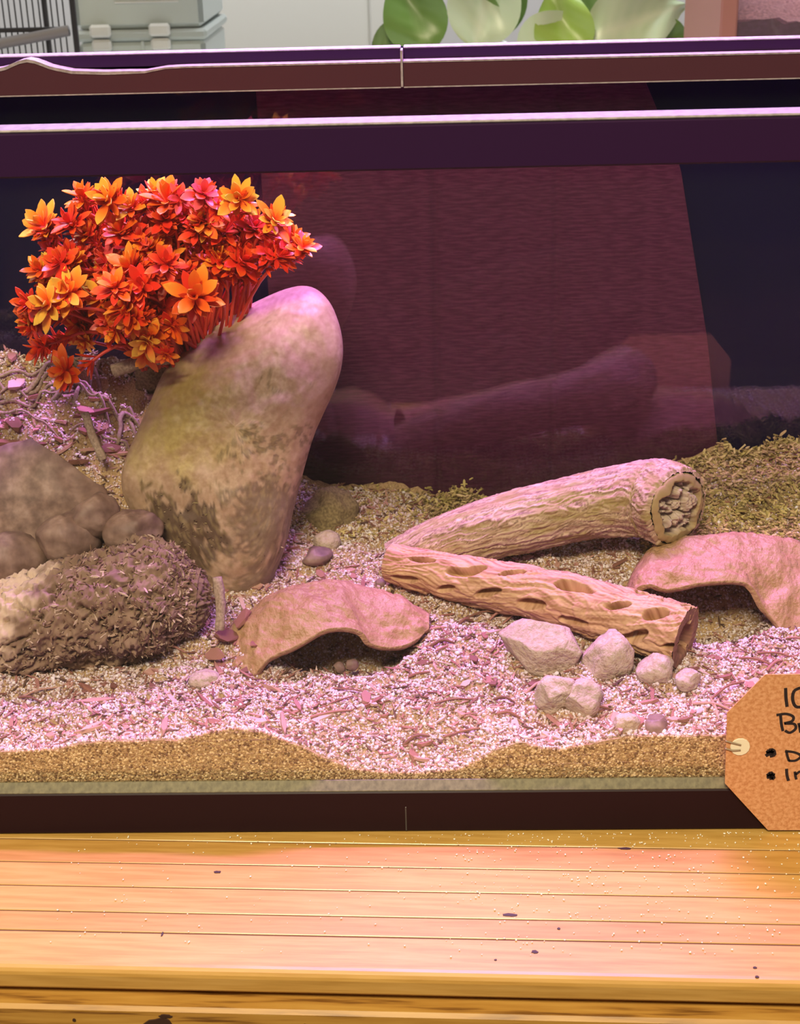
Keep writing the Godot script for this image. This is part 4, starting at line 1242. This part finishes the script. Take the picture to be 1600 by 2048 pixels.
func build_litter():
	var g := RandomNumberGenerator.new()
	g.seed = 55
	var chips := []
	for i in 6: chips.append(chip_mesh(100 + i))
	var cols := [lin(.36, .17, .13), lin(.28, .12, .08), lin(.46, .26, .19), lin(.20, .085, .055), lin(.55, .38, .30)]
	var mats := []
	var tones := ["reddish", "brown", "light brown", "dark brown", "pale tan"]
	for i in cols.size(): mats.append(material("bark_chip", cols[i], 0.85))
	# keep clear of the larger things
	var keep := [[-.23, -.12, .12, .04], [-.055, -.12, .075, .04], [.22, -.15, .09, .045], [.085, -.1, .03, .02], [.135, -.09, .03, .024]]
	var made := 0
	while made < 300:
		var z := -.020 - .20 * pow(g.randf(), 1.4)
		var half := .24 + (-z) * .16
		var x := g.randf_range(-half, half)
		if made % 5 == 0:
			x = g.randf_range(-.31, -.155)
			z = g.randf_range(-.262, -.205)
		var bad := false
		for k in keep:
			if pow((x - k[0]) / k[2], 2) + pow((z - k[1]) / k[3], 2) < 1.0: bad = true
		if bad: continue
		var s := g.randf_range(.0030, .0078) * (1.5 if made % 5 == 0 else 1.0)
		var thin := g.randf() < .4
		var mi := g.randi() % mats.size()
		var q := on_ground(x, z, s * .10)
		var o := put(chips[g.randi() % 6], "bark_chip", mats[mi], null, q, Vector3(g.randf_range(-.35, .45), g.randf() * TAU, g.randf_range(-.3, .3)))
		o.scale = Vector3(s * (1.9 if thin else 1.0), s, s * (.55 if thin else 1.0))
		var tone: String = tones[mi]
		var sort: String = "narrow %s bark sliver" % tone if thin else ("broad %s bark flake" if s > .0055 else "small %s bark chip") % tone
		tag(o, sort + " lying loose on the sand", "bark chip", "bark chips strewn over the sand")
		made += 1
	for b in [[-.118, .0775, -.108, .013, .6, .5, -.5, "broad curled bark piece resting on the buried side of the hide"], [-.108, .0830, -.122, .011, -.4, 1.2, .3, "grey brown bark piece above the curled piece on the hide"], [-.124, .0700, -.096, .010, .8, -.3, .5, "short bark piece leaning at the foot of the hide"], [-.098, .0740, -.102, .008, .2, .9, -.5, "small tan bark piece stuck to the hide wall"]]:
		var o := put(chips[int(b[3] * 1000) % 6], "curled_bark", mats[[1, 3, 0, 1][int(b[3] * 1000) % 4]], null, Vector3(b[0], b[1], b[2]), Vector3(b[4], b[5], b[6]))
		o.scale = Vector3(b[3], b[3] * .8, b[3] * .9)
		tag(o, b[7], "bark")
	# thin needles and twigs
	for i in 46:
		var z := -.022 - .13 * g.randf()
		var x := g.randf_range(.0, .26) if g.randf() < .7 else g.randf_range(-.24, 0)
		var a := g.randf_range(-.8, .5)
		var len_ := g.randf_range(.010, .030)
		var d := Vector3(cos(a), 0, sin(a)) * len_ * .5
		var p0 := on_ground(x - d.x, clampf(z - d.z, -.3, -.016), .0016)
		var p1 := on_ground(x + d.x, clampf(z + d.z, -.3, -.016), .0016)
		var pm := (p0 + p1) / 2 + Vector3(0, g.randf_range(.001, .004), 0)
		var r := g.randf_range(.0006, .0013)
		var mi := g.randi() % 4
		var o := put(tube_mesh(curve([p0, pm, p1], 6), [r, r, r * .9, r * .9, r * .8, r * .6], 5), "twig", mats[mi])
		tag(o, "%s %s twig lying on the sand" % ["long thin" if len_ > .02 else "short thin", tones[mi]], "twig", "twigs on the sand")
	# fine litter
	var list := []
	var tint := []
	var tc := [Color(.36, .17, .13), Color(.28, .12, .08), Color(.46, .26, .19), Color(.20, .085, .055), Color(.58, .44, .36), Color(.10, .05, .03)]
	for i in 8500:
		var z := -.016 - .30 * pow(g.randf(), 1.2)
		var half := .25 + (-z) * .18
		var x := g.randf_range(-half, half)
		var s := g.randf_range(.0009, .0030)
		var b := Basis.from_euler(Vector3(g.randf_range(-.5, .5), g.randf() * TAU, g.randf_range(-.5, .5))).scaled_local(Vector3(s * g.randf_range(1, 2.6), s, s * .7))
		list.append(Transform3D(b, on_ground(x, z, s * .3)))
		tint.append(tc[g.randi() % tc.size()])
	many("bark_crumbs", chips[1], M.bark, list, tint, "fine brown bark crumbs mixed into the sand surface", "bark")
	# dry moss at the back
	list = []
	tint = []
	var mc := [Color(.52, .43, .15), Color(.36, .29, .09), Color(.62, .50, .22), Color(.22, .16, .06), Color(.46, .32, .15)]
	for i in 15000:
		var x: float
		var z: float
		if i < 11000:
			x = g.randf_range(.165, .37)
			z = g.randf_range(-.322, -.215)
		elif i < 12600:
			x = .040 + g.randfn() * .016
			z = -.290 + g.randfn() * .012
		else:
			x = g.randf_range(-.10, .17)
			z = g.randf_range(-.322, -.245)
		z = clampf(z, -.322, -.2)
		var s := g.randf_range(.0008, .0026)
		var up := absf(na.get_noise_3d(x * 60, z * 60, 77)) * .016 if i < 12600 else 0.0
		if i >= 11000 and i < 12600: up += .012 * exp(-pow((x - .040) / .018, 2)) * g.randf()
		var b := Basis.from_euler(Vector3(g.randf_range(-.9, .9), g.randf() * TAU, g.randf_range(-.9, .9))).scaled_local(Vector3(s * g.randf_range(1.0, 2.2), s * 1.6, s))
		list.append(Transform3D(b, on_ground(x, z, up * g.randf())))
		tint.append(mc[g.randi() % mc.size()])
	many("dry_moss", chips[2], M.moss, list, tint, "olive dry moss heaped along the back glass", "moss")
	# grains spilt on the table
	list = []
	tint = []
	var gm := rock_mesh(Vector3(1, .7, .85), 9, 5, .2, 0.0, 4, 6)
	for i in 650:
		var x := g.randf_range(-.2, .26)
		if g.randf() < .6: x = g.randf_range(.02, .26)
		var z := .003 + .11 * pow(g.randf(), 1.6)
		var s := g.randf_range(.00025, .0007)
		list.append(Transform3D(Basis.from_euler(Vector3(g.randf() * 6, g.randf() * 6, 0)).scaled(Vector3(s, s, s)), Vector3(x, s * .6, z)))
		tint.append(Color(.85, .78, .64))
	many("spilt_grains", gm, M.grain, list, tint, "pale sand grains spilt on the table before the tank", "sand")

# ---------------------------------------------------------------- the tag
func ribbon(pts: Array, w: float) -> ArrayMesh:
	var n := 24
	var P := PackedVector3Array()
	for i in n:
		var t := float(i) / (n - 1)
		var p: Vector2 = along(pts, t)
		var d: Vector2 = (along(pts, minf(t + .02, 1)) - along(pts, maxf(t - .02, 0))).normalized()
		var s := Vector2(-d.y, d.x) * w * .5
		for q in [Vector3(p.x + s.x, p.y + s.y, 0), Vector3(p.x + s.x, p.y + s.y, .00012), Vector3(p.x - s.x, p.y - s.y, .00012), Vector3(p.x - s.x, p.y - s.y, 0)]: P.append(q)
	return closed_strip(P, n, 4)

func build_tag():
	var t := thing("paper_tag", Vector3(.246, .0010, .0022), "orange kraft paper tag with clipped corners and black handwriting on the tank front", "tag")
	# outline, metres from the tag's foot
	var o := [Vector2(-.0300, .0006), Vector2(-.0575, .0340), Vector2(-.0592, .0820), Vector2(-.0392, .1070), Vector2(.0392, .1070), Vector2(.0600, .0810), Vector2(.0600, .0330), Vector2(.0340, .0)]
	var P := PackedVector3Array()
	for p in o:
		P.append(Vector3(p.x, p.y, 0))
		P.append(Vector3(p.x, p.y, .0007))
	put(hull_faces(P), "card", M.kraft, t)
	var e := put(disc(.0056, .0056, .0004, -1), "eyelet", M.eyelet, t, Vector3(-.0503, .0592, .0009), Vector3(PI / 2, 0, 0))
	for y in [[.0622, .0607], [.0571, .0573]]:
		put(tube_mesh([Vector3(-.0590, y[0] + .0012, .0012), Vector3(-.0545, y[0], .0016), Vector3(-.0500, y[1], .0014)], [.0005, .0006, .0006], 6), "string", material("string", lin(.30, .22, .15), .9), e.get_parent())
	# handwriting: strokes in metres on the card
	# points are in millimetres from the middle of the foot of the card
	var ink := [
		["ten", [[[-27.0, 98.2], [-26.3, 91.8], [-25.2, 85.7]], [[-19.0, 98.1], [-22.0, 96.1], [-22.5, 91.1], [-20.7, 86.3], [-17.5, 85.6], [-14.5, 88.6], [-14.4, 94.0], [-17.0, 97.7], [-19.3, 98.1]]], .0019],
		["letter", [[[-28.5, 80.0], [-27.5, 73.9], [-26.3, 69.5]], [[-30.9, 80.3], [-25.4, 81.0], [-21.3, 79.2], [-21.6, 76.2], [-26.1, 74.6]], [[-25.8, 74.6], [-20.3, 74.2], [-19.2, 71.1], [-22.2, 68.4], [-25.2, 69.8]]], .0017],
		["letter", [[[-17.8, 74.8], [-17.0, 72.1], [-16.2, 68.4]], [[-17.0, 72.1], [-15.5, 74.5], [-13.2, 75.1]]], .0016],
		["letter", [[[-23.2, 55.3], [-22.4, 52.3], [-21.3, 49.2]], [[-24.1, 56.0], [-18.3, 54.9], [-14.7, 52.5], [-17.3, 49.5], [-21.6, 49.2]]], .0016],
		["letter", [[[-22.3, 43.8], [-21.7, 39.4], [-20.5, 35.4]]], .0018],
		["letter", [[[-17.3, 41.8], [-16.8, 39.0], [-16.0, 36.3]], [[-16.6, 39.7], [-14.4, 41.7], [-12.3, 40.0], [-11.7, 36.0]]], .0016],
		["star", [[[-34.8, 56.4], [-32.3, 54.7], [-29.3, 53.0]], [[-30.5, 57.4], [-32.3, 54.7], [-35.1, 52.7]], [[-32.6, 57.8], [-32.1, 54.7], [-31.3, 51.7]], [[-34.9, 54.7], [-32.3, 54.7], [-29.2, 55.4]]], .0022],
		["star", [[[-33.3, 40.6], [-31.1, 38.5], [-28.7, 36.8]], [[-29.3, 40.9], [-31.1, 38.5], [-33.4, 37.9]], [[-31.4, 41.9], [-30.9, 38.9], [-30.6, 36.2]], [[-33.4, 38.9], [-31.1, 38.5], [-28.6, 39.2]]], .0022]]
	for w in ink:
		var st := SurfaceTool.new()
		st.begin(Mesh.PRIMITIVE_TRIANGLES)
		for line in w[1]:
			var pts := []
			for q in line: pts.append(Vector2(q[0], q[1]) * .001)
			st.append_from(ribbon(pts, w[2]), 0, Transform3D.IDENTITY)
		put(st.commit(), "handwriting", M.ink, t, Vector3(0, 0, .00065))

# ---------------------------------------------------------------- things at the far end of the room
func build_background():
	var b := thing("white_bench", Vector3(0, -.75, -1.2), "long white bench against the far wall behind the tank", "bench")
	box_part(b, "bench_top", M.white, Vector3(-1.2, .92, -.62), Vector3(1.2, .95, .55), .004)
	for sx in [-1.12, 1.12]:
		for sz in [-.56, .49]:
			box_part(b, "leg", M.white, Vector3(sx - .03, 0, sz - .03), Vector3(sx + .03, .92, sz + .03), .003)
	# wire cage
	var c := thing("wire_cage", Vector3(-.60, .20, -1.0), "black wire cage with fine upright bars on the white bench", "cage")
	box_part(c, "tray", M.black_metal, Vector3(-.22, .0, -.15), Vector3(.225, .02, .005), .002)
	for x in [-.217, .216]:
		box_part(c, "post", M.black_metal, Vector3(x - .003, 0, -.002), Vector3(x + .003, .30, .004), .001)
		box_part(c, "post", M.black_metal, Vector3(x * .68 - .003, 0, -.15), Vector3(x * .68 + .003, .30, -.144), .001)
	box_part(c, "cross_bar", M.black_metal, Vector3(-.214, .171, -.001), Vector3(.20, .176, .003), .0008)
	box_part(c, "cross_bar", M.black_metal, Vector3(-.214, .29, -.001), Vector3(.214, .296, .003), .0008)
	put(tube_mesh([Vector3(.0, .145, .006), Vector3(.12, .158, .006), Vector3(.21, .172, .006)], [.006, .006, .006], 8), "perch", material("grey_perch", lin(.16, .15, .16), .6), c)
	put(tube_mesh([Vector3(.02, .205, -.02), Vector3(.12, .208, -.01), Vector3(.21, .222, -.002)], [.002, .002, .002], 6), "perch", M.black_metal, c)
	for i in 62:
		var x := -.210 + i * .0068
		put(wire_mesh(), "wire", M.black_metal, c, Vector3(x, .02, 0))
	# two clear storage bins
	var clear := material("cloudy_plastic", lin(.50, .55, .53), .3)
	var bin := thing("storage_bin", Vector3(-.365, .20, -1.42), "cloudy grey plastic storage box with white latches behind the tank", "box")
	box_part(bin, "body", clear, Vector3(-.088, 0, -.08), Vector3(.080, .128, .12), .006)
	box_part(bin, "lid", M.grey, Vector3(-.092, .128, -.084), Vector3(.084, .142, .124), .004)
	box_part(bin, "body_rib", clear, Vector3(-.004, .0, .12), Vector3(.0, .128, .123), .001)
	for x in [-.055, .023]:
		var l := box_part(bin, "latch", M.white, Vector3(x - .014, .134, .124), Vector3(x + .014, .150, .132), .003)
		box_part(bin, "latch_clip", M.white, Vector3(x - .013, .116, .122), Vector3(x + .013, .131, .130), .003)
	var bin2 := thing("storage_bin", Vector3(-.365, .343, -1.42), "upper cloudy grey storage box stacked on the latched box", "box")
	box_part(bin2, "body", clear, Vector3(-.088, 0, -.08), Vector3(.080, .12, .12), .006)
	box_part(bin2, "body_rib", M.white, Vector3(-.034, .032, .12), Vector3(.050, .0345, .1225), .0008)
	box_part(bin2, "lid", M.grey, Vector3(-.092, .12, -.084), Vector3(.084, .134, .124), .004)
	# dark stand pole
	var po := thing("thin_pole", Vector3(-.006, .20, -1.6), "thin dark upright pole between the white door and the green plant", "pole")
	put(tube_mesh([Vector3(0, .006, 0), Vector3(0, .3, 0), Vector3(0, .6, 0)], [.0032, .0032, .0032], 10), "pole", M.black_metal, po)
	put(disc(.05, .05, .004, 900), "base", M.black_metal, po, Vector3(0, .004, 0))
	# pothos
	var pl := thing("potted_pothos", Vector3(.12, .20, -1.10), "green leafy house plant with broad pale leaves behind the tank", "plant")
	put(lathe([Vector2(0, 0), Vector2(.055, 0), Vector2(.07, .10), .07 * Vector2(1.06, 1.43), Vector2(.064, .10), Vector2(.06, .09), Vector2(0, .09)]), "pot", M.white, pl)
	var leaves := [[-.175, .172, .02, .080, .060, -1.25, .2, 0], [-.112, .172, .03, .110, .075, .25, .5, 1], [-.055, .180, .04, .120, .085, -.25, .45, 2], [-.030, .176, .025, .110, .050, .45, .6, 1], [.000, .158, .05, .100, .080, -.95, .3, 2], [.052, .160, .045, .095, .070, .10, .5, 3], [.085, .155, .03, .085, .050, .65, .4, 1], [.075, .186, .03, .125, .085, -1.25, .25, 2], [.150, .190, .00, .060, .045, -1.9, .3, 1], [-.03, .18, -.03, .12, .08, .0, .5, 1], [.06, .19, -.04, .12, .08, -.4, .4, 1]]
	for i in leaves.size():
		var a = leaves[i]
		var tip := Vector3(a[0], a[1], a[2])
		var stalk := put(tube_mesh(curve([Vector3(0, .09, 0), Vector3(a[0] * .4, .13, a[2] * .5), tip + Vector3(0, -.045, -.01)], 10), [.002, .002, .002, .002, .002, .002, .002, .0018, .0016, .0014], 6), "stalk", M.leaf, pl)
		var mesh := broad_leaf(a[3], a[4], a[7])
		var lo := put(mesh, "leaf", M.leaf, stalk, tip + Vector3(0, -.045, 0))
		lo.basis = Basis.from_euler(Vector3(-.35 + a[6] * .5, 0, a[5]))
	# second terrarium at the far right
	var bx := thing("wooden_vivarium", Vector3(.435, .20, -.86), "wooden vivarium with pink lamp light put into its colours, crinkled clear plastic, beside the green plant", "vivarium")
	var wood := material("brown_board", lin(.36, .16, .14), .6)
	box_part(bx, "side_board", wood, Vector3(-.135, 0, -.16), Vector3(-.118, .30, .07), .002)
	box_part(bx, "side_board", wood, Vector3(.22, 0, -.16), Vector3(.237, .30, .07), .002)
	var dark_board := material("pink_lit_board", lin(.20, .065, .085), .7, ntex(81, .03, [lin(.7, .6, .6), lin(1, 1, 1)], [.2, .8]), Vector3.ONE * 8)  # pink of a lamp put into the back board colour
	box_part(bx, "back_board", dark_board, Vector3(-.118, 0, -.16), Vector3(.22, .30, -.145), .002)
	box_part(bx, "base_board", wood, Vector3(-.118, 0, -.145), Vector3(.22, .014, .07), .002)
	var sub := PackedVector3Array()
	for r in 21:
		for k in 41:
			var x := lerpf(-.117, .219, k / 40.0)
			var z := lerpf(-.144, .055, r / 20.0)
			sub.append(Vector3(x, .185 - .3 * (z - .0) * .2 + na.get_noise_3d(x * 30, z * 30, 3.0) * .012, z))
	put(grid(sub, 21, 41), "soil", material("pink_lit_soil", Color.WHITE, .9, ntex(80, .04, [lin(.16, .055, .07), lin(.42, .19, .22)], [.2, .8]), Vector3.ONE * 10), bx)  # brown soil with the pink lamp light mixed into its colour
	var film := StandardMaterial3D.new()
	film.resource_name = "clear_film"
	film.transparency = BaseMaterial3D.TRANSPARENCY_ALPHA
	film.albedo_color = Color(.9, .8, .9, .12)
	film.roughness = .08
	var fp := PackedVector3Array()
	for r in 31:
		for k in 51:
			var x := lerpf(-.117, .219, k / 50.0)
			var y := lerpf(.015, .29, r / 30.0)
			fp.append(Vector3(x, y, .062 + .006 * absf(na.get_noise_3d(x * 40 + y * 26, y * 7, 9.0))))
	put(grid(fp, 31, 51, false, true), "plastic_film", film, bx)

var wire_one: ArrayMesh
func wire_mesh() -> ArrayMesh:
	if wire_one == null:
		wire_one = tube_mesh([Vector3(0, 0, 0), Vector3(0, .13, 0), Vector3(0, .272, 0)], [.0009, .0009, .0009], 6)
	return wire_one

func lathe(prof: Array) -> ArrayMesh:
	var P := PackedVector3Array()
	for p in prof:
		for j in 36:
			P.append(Vector3(p.x * cos(TAU * j / 36), p.y, p.x * sin(TAU * j / 36)))
	return grid(P, prof.size(), 36, true, true)

func broad_leaf(len_: float, wid: float, kind: int) -> ArrayMesh:
	var P := PackedVector3Array()
	var C := PackedColorArray()
	var cols := [Color(.10, .17, .05), Color(.13, .24, .05), Color(.50, .62, .42), Color(.30, .46, .08)]
	var vein := [Color(.25, .32, .15), Color(.20, .32, .10), Color(.62, .70, .52), Color(.36, .50, .14)]
	for side in 2:
		for i in 17:
			var t := i / 16.0
			var w := wid * .5 * pow(sin(PI * clampf(pow(t, .72), .02, .98)), .85)
			for k in 9:
				var s := (k - 4) / 4.0
				P.append(Vector3(s * w, t * len_, .12 * len_ * absf(s) * sin(PI * t) - .25 * len_ * t * t + .004 * sin(t * 9 + s * 3) - .0006 * side))
				var q: Color = cols[kind].lerp(vein[kind], 1.0 if absf(s) < .1 else .35 * absf(sin((t - absf(s) * .3) * 26.0)))
				C.append(q)
	var m := two_sided_col(P, 17, 9, C)
	return m

func two_sided_col(F, r, c, C) -> ArrayMesh:
	var ix := PackedInt32Array()
	var o: int = r * c
	for i in r - 1:
		for j in c - 1:
			var a: int = i * c + j
			ix.append_array(PackedInt32Array([a, a + c, a + 1, a + 1, a + c, a + c + 1, o + a, o + a + 1, o + a + c, o + a + 1, o + a + c + 1, o + a + c]))
	for i in r - 1:
		for j in [0, c - 1]:
			var a: int = i * c + j
			ix.append_array(PackedInt32Array([a, a + c, o + a, o + a, a + c, o + a + c]))
	return tri(F, ix, C)
